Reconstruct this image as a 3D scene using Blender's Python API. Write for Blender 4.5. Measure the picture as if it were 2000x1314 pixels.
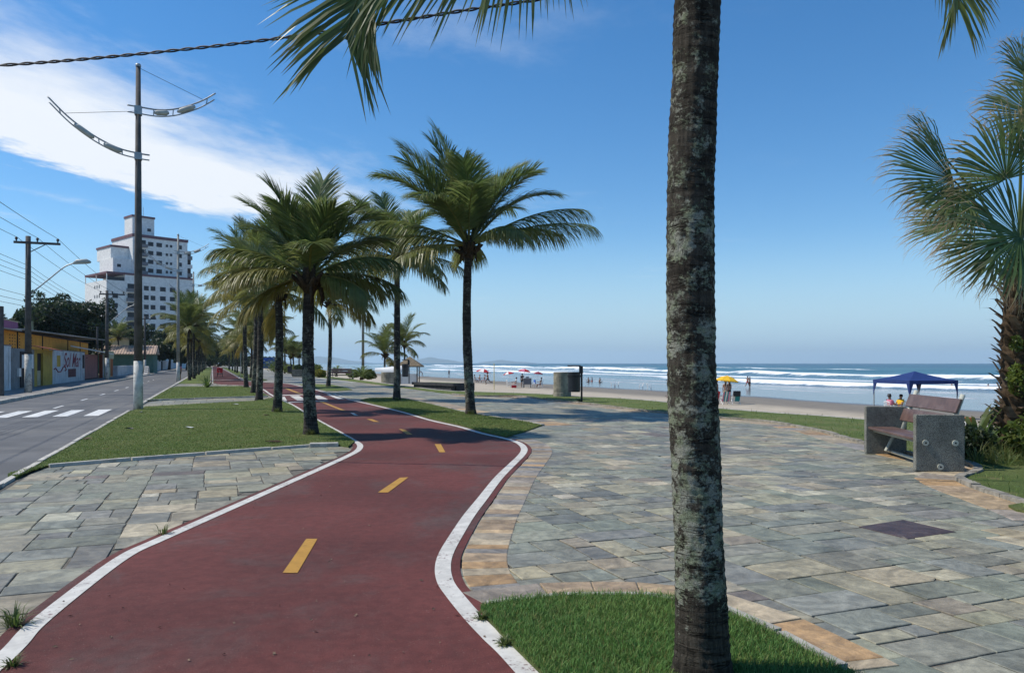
import bpy, bmesh, math, random
import numpy as np
from mathutils import Vector, Matrix, noise as mnoise
from mathutils.geometry import tessellate_polygon

# ------------------------------------------------------------------ camera, sky, sun, exposure
for o in list(bpy.data.objects): bpy.data.objects.remove(o)
SC = bpy.context.scene
COL = SC.collection
R = math.radians
H, F, HZ = 1.55, 1500.0, 709.0            # eye height, focal length in photo pixels, horizon row
TH = R(21.3); SN, CS = math.sin(TH), math.cos(TH)

cam = bpy.data.cameras.new('camera'); co = bpy.data.objects.new('camera', cam); COL.objects.link(co)
co.location = (0, 0, H); co.rotation_euler = (R(90), 0, 0)
cam.sensor_width = 36; cam.lens = 27.0; cam.shift_y = 0.026
cam.clip_start = 0.05; cam.clip_end = 40000
SC.camera = co

SUN_EL, SUN_AZ = 53.0, 176.0              # azimuth: math angle in the ground plane (180 = from the left)
w = bpy.data.worlds.new('World'); SC.world = w; w.use_nodes = True
def build_world():
    nt = w.node_tree; N = nt.nodes; L = nt.links; N.clear()
    out = N.new('ShaderNodeOutputWorld'); bg = N.new('ShaderNodeBackground'); bg.inputs[1].default_value = 0.122
    sky = N.new('ShaderNodeTexSky'); sky.sky_type = 'NISHITA'; sky.sun_disc = False
    sky.sun_elevation = R(SUN_EL); sky.sun_rotation = R(90 - SUN_AZ)
    sky.air_density = 1.0; sky.dust_density = 0.0; sky.ozone_density = 4.0; sky.altitude = 5
    hs = N.new('ShaderNodeHueSaturation'); hs.inputs['Saturation'].default_value = 1.28; hs.inputs['Value'].default_value = 1.0; L.new(sky.outputs[0], hs.inputs['Color'])
    tc = N.new('ShaderNodeTexCoord'); sp = N.new('ShaderNodeSeparateXYZ'); L.new(tc.outputs['Generated'], sp.inputs[0])
    def m(op, a, b=None, c=None, clamp=False):
        n = N.new('ShaderNodeMath'); n.operation = op; n.use_clamp = clamp
        for i, x in enumerate((a, b, c)):
            if x is None: continue
            if isinstance(x, (int, float)): n.inputs[i].default_value = x
            else: L.new(x, n.inputs[i])
        return n.outputs[0]
    def ramp(x, a, b):
        n = N.new('ShaderNodeMapRange'); n.interpolation_type = 'SMOOTHSTEP'
        L.new(x, n.inputs[0]); n.inputs[1].default_value = a; n.inputs[2].default_value = b
        n.inputs[3].default_value = 0; n.inputs[4].default_value = 1; n.clamp = True
        return n.outputs[0]
    z = m('MAXIMUM', sp.outputs[2], 0.012)
    x = m('DIVIDE', sp.outputs[0], z); y = m('DIVIDE', sp.outputs[1], z)      # a flat cloud deck overhead
    s = m('SUBTRACT', m('MULTIPLY', x, .96), m('MULTIPLY', y, .28))
    t = m('ADD', m('MULTIPLY', x, .28), m('MULTIPLY', y, .96))
    def fbm(vs, vt, scale, det, rough, seed):
        c = N.new('ShaderNodeCombineXYZ'); L.new(m('MULTIPLY', s, vs), c.inputs[0]); L.new(m('MULTIPLY', t, vt), c.inputs[1]); c.inputs[2].default_value = seed
        n = N.new('ShaderNodeTexNoise'); n.inputs['Scale'].default_value = scale; n.inputs['Detail'].default_value = det; n.inputs['Roughness'].default_value = rough
        L.new(c.outputs[0], n.inputs['Vector']); return n.outputs[0]
    n1 = fbm(1, .55, 2.2, 8, .6, 3.1); n2 = fbm(1, .5, 7.0, 6, .62, 9.2); n3 = fbm(1, .8, .9, 8, .62, 5.7)
    ss = m('ADD', s, m('MULTIPLY', m('SUBTRACT', n1, .5), .95))
    ss = m('ADD', ss, m('MULTIPLY', m('SUBTRACT', n2, .5), .65))
    band = m('MULTIPLY', ramp(ss, -3.48, -3.16), m('SUBTRACT', 1, ramp(ss, -2.72, -1.75)))
    tt = m('ADD', t, m('MULTIPLY', m('SUBTRACT', n1, .5), 1.3))
    end = m('SUBTRACT', 1, ramp(tt, 4.1, 5.1))
    dens = m('MULTIPLY', m('MULTIPLY', band, end), m('ADD', .72, m('MULTIPLY', n2, .75)))
    dens = m('MINIMUM', dens, 1.0)
    wis = m('MULTIPLY', ramp(n3, .585, .80), .40)
    wis = m('MULTIPLY', wis, ramp(sp.outputs[2], .03, .12))
    wis = m('MULTIPLY', wis, m('SUBTRACT', 1, ramp(s, -2.2, 1.0)))
    dens = m('MULTIPLY', m('MAXIMUM', dens, wis), .93)
    mix = N.new('ShaderNodeMix'); mix.data_type = 'RGBA'
    L.new(dens, mix.inputs[0]); hzm = N.new('ShaderNodeMix'); hzm.data_type = 'RGBA'; hzm.inputs[7].default_value = (2.9, 4.5, 6.0, 1)
    L.new(m('MULTIPLY', m('SUBTRACT', 1, ramp(sp.outputs[2], -.02, .17)), .96), hzm.inputs[0]); L.new(hs.outputs[0], hzm.inputs[6])
    L.new(hzm.outputs[2], mix.inputs[6]); mix.inputs[7].default_value = (6.7, 6.95, 7.25, 1)
    L.new(mix.outputs[2], bg.inputs[0]); L.new(bg.outputs[0], out.inputs[0])
build_world()

sl = bpy.data.lights.new('sun', 'SUN'); sl.energy = 4.1; sl.angle = R(0.53); sl.color = (1, .945, .86)
so = bpy.data.objects.new('sun', sl); COL.objects.link(so)
sd = Vector((math.cos(R(SUN_AZ)) * math.cos(R(SUN_EL)), math.sin(R(SUN_AZ)) * math.cos(R(SUN_EL)), math.sin(R(SUN_EL))))
so.rotation_euler = sd.to_track_quat('Z', 'Y').to_euler()
so.location = (-20, -3, 30)
vs = SC.view_settings; vs.view_transform = 'Standard'; vs.look = 'None'; vs.exposure = 0.24; vs.gamma = 1; vs.use_curve_mapping = False
SC.render.engine = 'CYCLES'; SC.cycles.use_denoising = True
SC.cycles.max_bounces = 6; SC.cycles.diffuse_bounces = 3; SC.cycles.transparent_max_bounces = 6; SC.cycles.volume_bounces = 0

rnd = random.Random(7); NR = np.random.default_rng(7)

# ------------------------------------------------------------------ places
def G(px, py, z=0.0):
    Y = F * (H - z) / (py - HZ); return ((px - 1000) / F * Y, Y)
def P(px, py, Y): return Vector(((px - 1000) / F * Y, Y, H + (HZ - py) / F * Y))
def UV(u, v): return (-SN * u + CS * v, CS * u + SN * v)            # u along the promenade, v towards the sea
def toUV(x, y): return (-SN * x + CS * y, CS * x + SN * y)
def fY(px, v): return v / (CS * (px - 1000) / F + SN)               # depth where a pixel column meets the plane v
def fu(px, v):
    Y = fY(px, v); return toUV((px - 1000) / F * Y, Y)[0]
def fz(px, py, v): return H + (HZ - py) / F * fY(px, v)
BV = np.array([-50, 15.6, 16.0, 18.2, 37, 50, 96, 140, 400, 9000.]); BZ = np.array([-.1, -.1, -.14, -1.38, -1.5, -1.85, -2.52, -3.3, -6, -6.])
def beach_z(v): return float(np.interp(v, BV, BZ))
def B(px, py):
    lo = 18.0
    for i in range(4000):
        lo *= 1.002
        x = (px - 1000) / F * lo; z = max(beach_z(toUV(x, lo)[1]), -2.6)
        if toUV(x, lo)[1] > 18.6 and H + (HZ - py) / F * lo <= z: break
    return Vector((x, lo, z))

# ------------------------------------------------------------------ mesh helpers
def mk(name, V, Fc, mat=None, parent=None, smooth=False, col=None, world=False, loc=None, attrs=None):
    me = bpy.data.meshes.new(name)
    V = np.asarray(V, float)
    if world and parent is not None: V = V - np.array(parent.location)
    me.from_pydata(V.tolist(), [], Fc if isinstance(Fc, list) else Fc.tolist())
    if mat is not None:
        for q in (mat if isinstance(mat, (list, tuple)) else [mat]): me.materials.append(q)
    if smooth: me.polygons.foreach_set('use_smooth', [True] * len(me.polygons))
    if col is not None:
        a = me.color_attributes.new('Col', 'FLOAT_COLOR', 'POINT')
        c = np.ones((len(V), 4)); c[:, :3] = col; a.data.foreach_set('color', c.ravel())
    for k, arr in (attrs or {}).items():
        a = me.attributes.new(k, 'FLOAT', 'POINT'); a.data.foreach_set('value', np.asarray(arr, float))
    o = bpy.data.objects.new(name, me); COL.objects.link(o)
    if parent is not None: o.parent = parent
    if loc is not None: o.location = loc
    return o
def mkd(name, me, parent=None, loc=(0, 0, 0), rz=0.0, sc=1.0):
    o = bpy.data.objects.new(name, me); COL.objects.link(o); o.parent = parent; o.location = loc; o.rotation_euler = (0, 0, rz); o.scale = (sc,) * 3
    return o
def empty(name, loc=(0, 0, 0), rz=0.0):
    o = bpy.data.objects.new(name, None); COL.objects.link(o); o.location = loc; o.rotation_euler = (0, 0, rz); o.empty_display_size = .1; return o
def tag(o, label=None, cat=None, group=None, kind=None):
    if label: o['label'] = label
    if cat: o['category'] = cat
    if group: o['group'] = group
    if kind: o['kind'] = kind
    return o
def copy_tree(o, parent=None):
    c = o.copy(); COL.objects.link(c); c.parent = parent
    for ch in list(o.children): copy_tree(ch, c)
    return c
class MB:
    def __init__(s): s.v = []; s.f = []; s.mi = []
    def add(s, V, Fc, mi=0):
        n = len(s.v); s.v += [tuple(p) for p in V]; s.f += [tuple(i + n for i in f) for f in Fc]; s.mi += [mi] * len(Fc); return s
    def box(s, x0, x1, y0, y1, z0, z1, mi=0):
        return s.add([(x0, y0, z0), (x1, y0, z0), (x1, y1, z0), (x0, y1, z0), (x0, y0, z1), (x1, y0, z1), (x1, y1, z1), (x0, y1, z1)],
                     [(0, 3, 2, 1), (4, 5, 6, 7), (0, 1, 5, 4), (1, 2, 6, 5), (2, 3, 7, 6), (3, 0, 4, 7)], mi)
    def bbox(s, x0, x1, y0, y1, z0, z1, b=.01, mi=0):                  # a box with bevelled edges
        V = []; Fc = []
        bm = bmesh.new(); bmesh.ops.create_cube(bm, size=1)
        for q in bm.verts: q.co = Vector((x0 + (q.co.x + .5) * (x1 - x0), y0 + (q.co.y + .5) * (y1 - y0), z0 + (q.co.z + .5) * (z1 - z0)))
        bmesh.ops.bevel(bm, geom=bm.edges[:], offset=b, segments=1, affect='EDGES')
        bm.verts.index_update(); V = [q.co.copy() for q in bm.verts]; Fc = [[q.index for q in f.verts] for f in bm.faces]; bm.free()
        return s.add(V, Fc, mi)
    def tube(s, pts, rad, n=8, mi=0, caps=True):
        pts = [Vector(p) for p in pts]; k = len(pts)
        if not hasattr(rad, '__len__'): rad = [rad] * k
        V = []; up = None
        for i, p in enumerate(pts):
            t = (pts[min(i + 1, k - 1)] - pts[max(i - 1, 0)]).normalized()
            if up is None: up = t.orthogonal().normalized()
            up = (up - t * up.dot(t)).normalized(); sd_ = t.cross(up)
            for j in range(n):
                a = 2 * math.pi * j / n; V.append(p + (up * math.cos(a) + sd_ * math.sin(a)) * rad[i])
        Fc = [(i * n + j, i * n + (j + 1) % n, (i + 1) * n + (j + 1) % n, (i + 1) * n + j) for i in range(k - 1) for j in range(n)]
        if caps: Fc += [tuple(range(n - 1, -1, -1)), tuple((k - 1) * n + j for j in range(n))]
        return s.add(V, Fc, mi)
    def lathe(s, prof, n=16, c=(0, 0, 0), mi=0):
        V = [(c[0] + r * math.cos(2 * math.pi * j / n), c[1] + r * math.sin(2 * math.pi * j / n), c[2] + z) for r, z in prof for j in range(n)]
        k = len(prof)
        Fc = [(i * n + j, i * n + (j + 1) % n, (i + 1) * n + (j + 1) % n, (i + 1) * n + j) for i in range(k - 1) for j in range(n)]
        Fc += [tuple(range(n - 1, -1, -1)), tuple((k - 1) * n + j for j in range(n))]
        return s.add(V, Fc, mi)
    def prism(s, poly, z0, z1, mi=0):
        poly = [(p[0], p[1]) for p in poly]
        if sum(a[0] * b[1] - b[0] * a[1] for a, b in zip(poly, poly[1:] + poly[:1])) < 0: poly = poly[::-1]
        n = len(poly); tri = tessellate_polygon([[Vector((p[0], p[1], 0)) for p in poly]])
        V = [(x, y, z1) for x, y in poly] + [(x, y, z0) for x, y in poly]
        Fc = []
        for a, b, c in tri:
            A, Bq, C = poly[a], poly[b], poly[c]
            Fc.append((a, b, c) if (Bq[0] - A[0]) * (C[1] - A[1]) - (Bq[1] - A[1]) * (C[0] - A[0]) > 0 else (a, c, b))
        Fc += [(i, i + n, (i + 1) % n + n, (i + 1) % n) for i in range(n)]
        return s.add(V, Fc, mi)
    def quadstrip(s, A, Bp, z, mi=0):                                    # a flat ribbon between two polylines
        n = len(A); V = [(p[0], p[1], z) for p in A] + [(p[0], p[1], z) for p in Bp]
        return s.add(V, [(i, i + n, i + n + 1, i + 1) for i in range(n - 1)], mi)
    def ribbon(s, pts, o0, o1, z0, z1, mi=0):                            # a raised strip along a polyline
        A = offset(pts, o0); Bp = offset(pts, o1); n = len(A)
        V = [(p[0], p[1], z1) for p in A] + [(p[0], p[1], z1) for p in Bp] + [(p[0], p[1], z0) for p in A] + [(p[0], p[1], z0) for p in Bp]
        Fc = []
        for i in range(n - 1):
            Fc += [(i, i + 1, i + n + 1, i + n), (i, i + 2 * n, i + 2 * n + 1, i + 1), (i + n, i + n + 1, i + 3 * n + 1, i + 3 * n)]
        Fc += [(0, n, 3 * n, 2 * n), (n - 1, 3 * n - 1, 4 * n - 1, 2 * n - 1)]
        return s.add(V, Fc, mi)
    def rot(s, rz, loc=(0, 0, 0)):
        c, q = math.cos(rz), math.sin(rz); s.v = [(c * x - q * y + loc[0], q * x + c * y + loc[1], z + loc[2]) for x, y, z in s.v]; return s
    def uv(s): s.v = [UV(x, y) + (z,) for x, y, z in s.v]; return s      # street frame (u, v, z) to world
    def build(s, name, mat, parent=None, smooth=False, world=False, loc=None):
        o = mk(name, s.v, [list(f) for f in s.f], mat, parent, smooth, world=world, loc=loc)
        if isinstance(mat, (list, tuple)): o.data.polygons.foreach_set('material_index', s.mi)
        bm = bmesh.new(); bm.from_mesh(o.data); bmesh.ops.recalc_face_normals(bm, faces=bm.faces[:]); bm.to_mesh(o.data); bm.free()
        return o
def offset(pts, d):                                                      # to the right of the walking direction
    pts = [np.array(p[:2], float) for p in pts]; out = []
    for i, p in enumerate(pts):
        t = pts[min(i + 1, len(pts) - 1)] - pts[max(i - 1, 0)]; t = t / (np.linalg.norm(t) + 1e-9)
        out.append((p[0] + t[1] * d, p[1] - t[0] * d))
    return out
def crom(pts, k=6):
    pts = [np.array(p, float) for p in pts]; out = []
    for i in range(len(pts) - 1):
        p0, p1, p2, p3 = pts[max(i - 1, 0)], pts[i], pts[i + 1], pts[min(i + 2, len(pts) - 1)]
        for j in range(k):
            t = j / k
            out.append(tuple(.5 * (2 * p1 + (p2 - p0) * t + (2 * p0 - 5 * p1 + 4 * p2 - p3) * t * t + (3 * p1 - p0 - 3 * p2 + p3) * t ** 3)))
    out.append(tuple(pts[-1])); return out
def resample(pts, step):
    pts = np.array([p[:2] for p in pts], float); d = np.r_[0, np.cumsum(np.linalg.norm(np.diff(pts, axis=0), axis=1))]
    q = np.linspace(0, d[-1], max(2, int(d[-1] / step) + 1)); return [tuple(p) for p in np.c_[np.interp(q, d, pts[:, 0]), np.interp(q, d, pts[:, 1])]]
def inside(poly, X, Y):
    X = np.asarray(X, float); Y = np.asarray(Y, float); r = np.zeros(X.shape, bool); n = len(poly)
    for i in range(n):
        x0, y0 = poly[i][:2]; x1, y1 = poly[(i + 1) % n][:2]
        if y0 == y1: continue
        r ^= ((y0 > Y) != (y1 > Y)) & (X < (x1 - x0) * (Y - y0) / (y1 - y0) + x0)
    return r

# ------------------------------------------------------------------ materials
class NT:
    def __init__(s, name):
        s.m = bpy.data.materials.new(name); s.m.use_nodes = True; s.N = s.m.node_tree.nodes; s.L = s.m.node_tree.links
        s.b = s.N['Principled BSDF']; s.pos = s.N.new('ShaderNodeNewGeometry').outputs['Position']
    def link(s, a, b):
        if isinstance(a, (int, float)): b.default_value = a
        elif isinstance(a, tuple): b.default_value = a + (1,) if len(a) == 3 and b.type == 'RGBA' else a
        else: s.L.new(a, b)
    def math(s, op, a, b=None, clamp=False):
        n = s.N.new('ShaderNodeMath'); n.operation = op; n.use_clamp = clamp; s.link(a, n.inputs[0])
        if b is not None: s.link(b, n.inputs[1])
        return n.outputs[0]
    def vec(s, scale, src=None, rz=0.0):
        n = s.N.new('ShaderNodeMapping'); s.link(src or s.pos, n.inputs[0]); n.inputs['Scale'].default_value = scale; n.inputs['Rotation'].default_value = (0, 0, rz); return n.outputs[0]
    def noise(s, scale, det=5, rough=.55, v=None, dist=0):
        n = s.N.new('ShaderNodeTexNoise'); s.link(v or s.pos, n.inputs['Vector']); n.inputs['Scale'].default_value = scale; n.inputs['Detail'].default_value = det
        n.inputs['Roughness'].default_value = rough; n.inputs['Distortion'].default_value = dist; return n.outputs[0]
    def vor(s, scale, v=None, feat='F1'):
        n = s.N.new('ShaderNodeTexVoronoi'); n.feature = feat; s.link(v or s.pos, n.inputs['Vector']); n.inputs['Scale'].default_value = scale; return n.outputs[0]
    def ramp(s, x, a, b, lo=0.0, hi=1.0):
        n = s.N.new('ShaderNodeMapRange'); n.interpolation_type = 'SMOOTHSTEP'; s.link(x, n.inputs[0])
        for i, q in enumerate((a, b, lo, hi)): n.inputs[i + 1].default_value = q
        return n.outputs[0]
    def mix(s, f, a, b, mode='MIX'):
        n = s.N.new('ShaderNodeMix'); n.data_type = 'RGBA'; n.blend_type = mode; s.link(f, n.inputs[0]); s.link(a, n.inputs[6]); s.link(b, n.inputs[7]); return n.outputs[2]
    def scale(s, c, f):
        n = s.N.new('ShaderNodeMix'); n.data_type = 'RGBA'; n.blend_type = 'MULTIPLY'; n.inputs[0].default_value = 1; s.link(c, n.inputs[6])
        g = s.N.new('ShaderNodeCombineXYZ')
        for i in range(3): s.link(f, g.inputs[i])
        s.L.new(g.outputs[0], n.inputs[7]); return n.outputs[2]
    def attr(s, name, fac=False):
        n = s.N.new('ShaderNodeAttribute'); n.attribute_name = name; return n.outputs['Fac' if fac else 'Color']
    def bump(s, h, st=.3, d=.02):
        n = s.N.new('ShaderNodeBump'); n.inputs['Strength'].default_value = st; n.inputs['Distance'].default_value = d; s.link(h, n.inputs['Height']); s.L.new(n.outputs[0], s.b.inputs['Normal'])
    def done(s, col, rough=.7, spec=.3, metal=0.0):
        s.link(col, s.b.inputs['Base Color']); s.link(rough, s.b.inputs['Roughness']); s.b.inputs['Specular IOR Level'].default_value = spec; s.link(metal, s.b.inputs['Metallic']); return s.m
def basic(name, col, rough=.7, var=.25, sc=6, bump=.15, spec=.3, metal=0.0, dirt=None, dirt_sc=1.2, bs=40):
    t = NT(name); n = t.noise(sc, 6, .6)
    c = t.scale(col, t.ramp(n, .25, .75, 1 - var, 1 + var))
    if dirt: c = t.mix(t.ramp(t.noise(dirt_sc, 8, .65), .48, .68, 0, .8), c, dirt)
    if bump: t.bump(t.noise(bs, 4), bump, .01)
    return t.done(c, rough, spec, metal)
MT = {}
def slab_material():
    t = NT('slate'); c = t.attr('Col')
    st = t.noise(3.2, 8, .68, dist=1.4); st2 = t.noise(14, 6, .65, dist=.6); fine = t.noise(160, 3, .6)
    c = t.scale(c, t.ramp(st, .25, .78, .56, 1.42)); c = t.scale(c, t.ramp(st2, .25, .75, .82, 1.18)); c = t.scale(c, t.ramp(fine, .3, .7, .88, 1.12))
    c = t.mix(t.ramp(t.noise(1.7, 7, .7, dist=2.2), .57, .76, 0, .55), c, (.33, .29, .22))
    c = t.mix(t.ramp(t.noise(.33, 6, .6), .56, .75, 0, .3), c, (.13, .125, .11))
    t.bump(t.math('ADD', t.math('MULTIPLY', st2, .7), t.math('MULTIPLY', t.noise(55, 5, .6), .35)), .30, .012)
    return t.done(c, t.ramp(st2, .3, .7, .50, .74), .38)
MT['slate'] = slab_material()
def far_paving():
    t = NT('far_paving')
    n = t.N.new('ShaderNodeTexBrick'); t.L.new(t.vec((1, 1, 1), rz=-TH), n.inputs['Vector']); n.inputs['Scale'].default_value = 1.0
    n.inputs['Brick Width'].default_value = .7; n.inputs['Row Height'].default_value = .45; n.inputs['Mortar Size'].default_value = .012; n.offset = .37; n.squash = .7; n.squash_frequency = 3
    for k, q in (('Color1', (.25, .26, .24, 1)), ('Color2', (.36, .33, .26, 1)), ('Mortar', (.13, .12, .10, 1))): n.inputs[k].default_value = q
    return t.done(t.scale(n.outputs[0], t.ramp(t.noise(.8, 6), .3, .7, .8, 1.2)), .7, .3)
MT['far_paving'] = far_paving()
MT['mortar'] = basic('mortar', (.12, .11, .09), .95, .35, 12)
def red_asphalt():
    t = NT('red_asphalt')
    big = t.noise(.6, 6, .6, t.vec((1, .75, 1), rz=R(-25)), dist=.9); str_ = t.noise(2.6, 8, .72, t.vec((1, .8, 1), rz=R(-18)), dist=.6); fine = t.noise(150, 4, .75)
    g = t.ramp(t.math('ADD', t.math('MULTIPLY', big, .7), t.math('MULTIPLY', str_, .4)), .52, .72)
    c = t.mix(t.math('MULTIPLY', g, .8), (.112, .032, .027), (.092, .062, .056))
    c = t.scale(c, t.ramp(t.noise(.35, 4, .55), .35, .65, .74, 1.12)); c = t.scale(c, t.ramp(t.noise(11, 6, .65), .3, .7, .84, 1.16)); c = t.scale(c, t.ramp(fine, .25, .75, .55, 1.5))
    c = t.mix(t.ramp(t.noise(95, 2, .5), .69, .76, 0, .5), c, (.32, .26, .22))
    c = t.mix(t.ramp(t.noise(6, 9, .78, t.vec((.5, 2.0, 1), rz=R(15))), .66, .76, 0, .45), c, (.24, .18, .16))
    t.bump(t.noise(190, 4, .75), .6, .006)
    return t.done(c, .82, .28)
MT['red'] = red_asphalt()
def paint(name, col, under, wear=.62):
    t = NT(name); n = t.noise(38, 7, .68); n2 = t.noise(2.0, 5)
    f = t.ramp(t.math('ADD', t.math('MULTIPLY', n, .75), t.math('MULTIPLY', n2, .35)), wear, wear + .10, 0, .85)
    c = t.scale(col, t.ramp(t.noise(7, 6, .65), .3, .7, .82, 1.08))
    t.bump(t.noise(200, 3), .2, .003)
    return t.done(t.mix(f, c, under), .65, .3)
MT['white_line'] = paint('white_line', (.56, .54, .49), (.12, .05, .05), .60)
MT['yellow_line'] = paint('yellow_line', (.42, .225, .04), (.12, .05, .04), .63)
MT['road_line'] = paint('road_line', (.66, .66, .63), (.12, .12, .12), .66)
MT['asphalt'] = basic('asphalt', (.115, .117, .12), .88, .18, .7, .25, .25, dirt=(.165, .16, .15), dirt_sc=.35, bs=180)
MT['concrete'] = basic('concrete', (.36, .34, .30), .9, .22, 3, .3, .25, dirt=(.16, .15, .13), bs=60)
MT['kerb'] = basic('kerb', (.46, .44, .39), .9, .22, 5, .3, .2, dirt=(.2, .19, .16), dirt_sc=3)
MT['dark_concrete'] = basic('dark_concrete', (.05, .05, .052), .9, .3, 5, .3, .2)
def aggregate():
    t = NT('exposed_aggregate'); v = t.vor(95); c = t.mix(t.ramp(v, .2, .75), (.27, .265, .225), (.11, .11, .095))
    c = t.scale(c, t.ramp(t.noise(240, 2), .3, .7, .7, 1.35)); c = t.scale(c, t.ramp(t.noise(4, 5), .3, .7, .78, 1.15))
    t.bump(t.math('SUBTRACT', 1, v), .7, .012); return t.done(c, .9, .2)
MT['aggregate'] = aggregate()
def lawn():
    t = NT('lawn_turf'); c = t.mix(t.ramp(t.noise(.7, 6, .65), .36, .66), (.098, .140, .036), (.140, .165, .055))
    c = t.mix(t.ramp(t.noise(1.7, 6, .65), .55, .70, 0, .7), c, (.22, .185, .085))
    c = t.scale(c, t.ramp(t.noise(45, 5, .75), .25, .75, .52, 1.45)); c = t.scale(c, t.ramp(t.noise(260, 3, .7), .25, .75, .6, 1.4))
    t.bump(t.noise(120, 4, .75), .9, .03); return t.done(c, .9, .15)
MT['lawn'] = lawn()
def blade(name, a, b, dry=(.20, .16, .06)):
    t = NT(name); r = t.attr('rnd', True); c = t.mix(t.ramp(t.noise(1.2, 5, .6), .35, .68), a, b); c = t.mix(t.ramp(t.noise(1.7, 6, .65), .56, .72, 0, .5), c, (.22, .19, .075)); c = t.mix(t.ramp(r, .80, 1.0, 0, .8), c, dry)
    c = t.scale(c, t.ramp(r, 0, .8, .65, 1.3))
    tr = t.N.new('ShaderNodeBsdfTranslucent'); mx = t.N.new('ShaderNodeMixShader'); mx.inputs[0].default_value = .35
    t.L.new(c, tr.inputs[0]); m = t.done(c, .6, .25); t.L.new(t.b.outputs[0], mx.inputs[1]); t.L.new(tr.outputs[0], mx.inputs[2]); t.L.new(mx.outputs[0], t.N['Material Output'].inputs[0]); return m
MT['blade_near'] = blade('near_grass_blades', (.105, .225, .055), (.155, .255, .065))
MT['blade'] = blade('grass_blades', (.130, .200, .048), (.195, .235, .072))
def leafmat(name, green, old, tip=(.26, .19, .09), gloss=.42):
    t = NT(name); age = t.attr('age', True); tp = t.attr('tip', True)
    c = t.mix(age, green, old); c = t.scale(c, t.ramp(t.noise(3.0, 4, .6), .3, .7, .78, 1.25)); c = t.mix(tp, c, tip)
    tr = t.N.new('ShaderNodeBsdfTranslucent'); mx = t.N.new('ShaderNodeMixShader'); mx.inputs[0].default_value = .42
    t.L.new(t.scale(c, 1.25), tr.inputs[0]); m = t.done(c, gloss, .45); t.L.new(t.b.outputs[0], mx.inputs[1]); t.L.new(tr.outputs[0], mx.inputs[2]); t.L.new(mx.outputs[0], t.N['Material Output'].inputs[0]); return m
MT['frond'] = leafmat('palm_frond', (.105, .158, .048), (.36, .27, .065))
MT['fan'] = leafmat('fan_leaf', (.058, .125, .038), (.19, .19, .055), (.40, .30, .18), .5)
MT['agave'] = leafmat('strap_leaf', (.060, .12, .03), (.20, .18, .05), (.25, .2, .1), .5)
MT['treeleaf'] = leafmat('tree_leaf', (.022, .042, .016), (.05, .07, .025), (.1, .09, .03), .5)
MT['shrubleaf'] = leafmat('shrub_leaf', (.065, .12, .025), (.22, .21, .03), (.1, .09, .03), .5)
def bark(name, lo, li, thr, scale):
    t = NT(name); tc = t.N.new('ShaderNodeTexCoord').outputs['Object']
    ring = t.noise(1, 4, .6, t.vec((1.6, 1.6, 17), tc)); crack = t.math('MULTIPLY', t.ramp(t.math('ABSOLUTE', t.math('SUBTRACT', ring, .5)), 0, .022, 1, 0), t.ramp(t.noise(9, 4, .6, tc), .40, .6)); fib = t.noise(1, 5, .7, t.vec((70, 70, 6), tc))
    base = t.mix(t.ramp(ring, .35, .65), lo, tuple(q * 2.1 for q in lo)); base = t.scale(base, t.ramp(fib, .25, .75, .4, 1.6))
    p = t.noise(scale, 9, .74, t.vec((1, 1, 1.25), tc), dist=.35); p2 = t.noise(scale * 3.6, 6, .7, tc); pv = t.noise(scale * .34, 4, .6, tc)
    z = t.N.new('ShaderNodeSeparateXYZ'); t.L.new(tc, z.inputs[0])
    low = t.math('ADD', t.ramp(z.outputs[2], .05, .55, -.16, 0), t.ramp(z.outputs[2], .9, 3.0, 0, -.055))
    sm = t.math('ADD', t.math('ADD', t.math('MULTIPLY', p, .42), t.math('MULTIPLY', p2, .24)), t.math('ADD', t.math('MULTIPLY', pv, .44), low))
    f = t.math('MULTIPLY', t.ramp(sm, thr, thr + .06), t.math('SUBTRACT', 1, t.math('MULTIPLY', crack, .75)))
    lc = t.mix(t.ramp(t.noise(scale * .8, 4, .6, tc), .42, .6), li, tuple(q * g for q, g in zip(li, (.78, .86, .70)))); lc = t.scale(lc, t.ramp(t.noise(scale * 8, 4, .75, tc), .28, .72, .50, 1.4))
    c = t.scale(t.mix(f, base, lc), t.ramp(crack, 0, 1, 1, .35))
    t.bump(t.math('ADD', t.math('SUBTRACT', t.math('MULTIPLY', fib, .5), crack), t.math('ADD', t.math('MULTIPLY', f, .6), t.math('MULTIPLY', t.noise(scale * 5, 5, .75, tc), .9))), .9, .018)
    return t.done(c, .95, .12)
MT['bark_near'] = bark('palm_bark_near', (.036, .031, .024), (.30, .305, .245), .505, 21)
MT['bark'] = bark('palm_bark', (.036, .031, .027), (.28, .265, .215), .525, 14)
MT['fibre'] = basic('leaf_base_fibre', (.06, .042, .026), .95, .5, 18, .8, .1, bs=60)
MT['boot'] = basic('old_leaf_base', (.17, .12, .085), .9, .55, 7, .6, .15, dirt=(.06, .045, .035), dirt_sc=5, bs=50)
MT['petiole'] = basic('petiole', (.14, .17, .045), .55, .25, 8, .1)
MT['treebark'] = basic('tree_bark', (.06, .05, .04), .95, .4, 6, .7, .1)
MT['pole_dark'] = basic('weathered_pole', (.10, .092, .085), .85, .3, 3, .3, .25, bs=25)
MT['pole_grey'] = basic('concrete_pole', (.30, .285, .25), .85, .25, 3, .3, .25, bs=25)
MT['pole_white'] = basic('white_painted_base', (.58, .56, .50), .8, .2, 5, .35, .25, dirt=(.20, .18, .15), dirt_sc=6)
MT['steel'] = basic('galvanised_steel', (.34, .35, .35), .45, .15, 6, .05, .5, .6)
MT['lamp'] = basic('lamp_housing', (.42, .42, .38), .5, .15, 6, 0)
MT['cable'] = basic('black_cable', (.012, .013, .018), .6, .2, 6, 0)
MT['wire'] = basic('wire', (.05, .05, .055), .7, .2, 6, 0)
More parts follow.
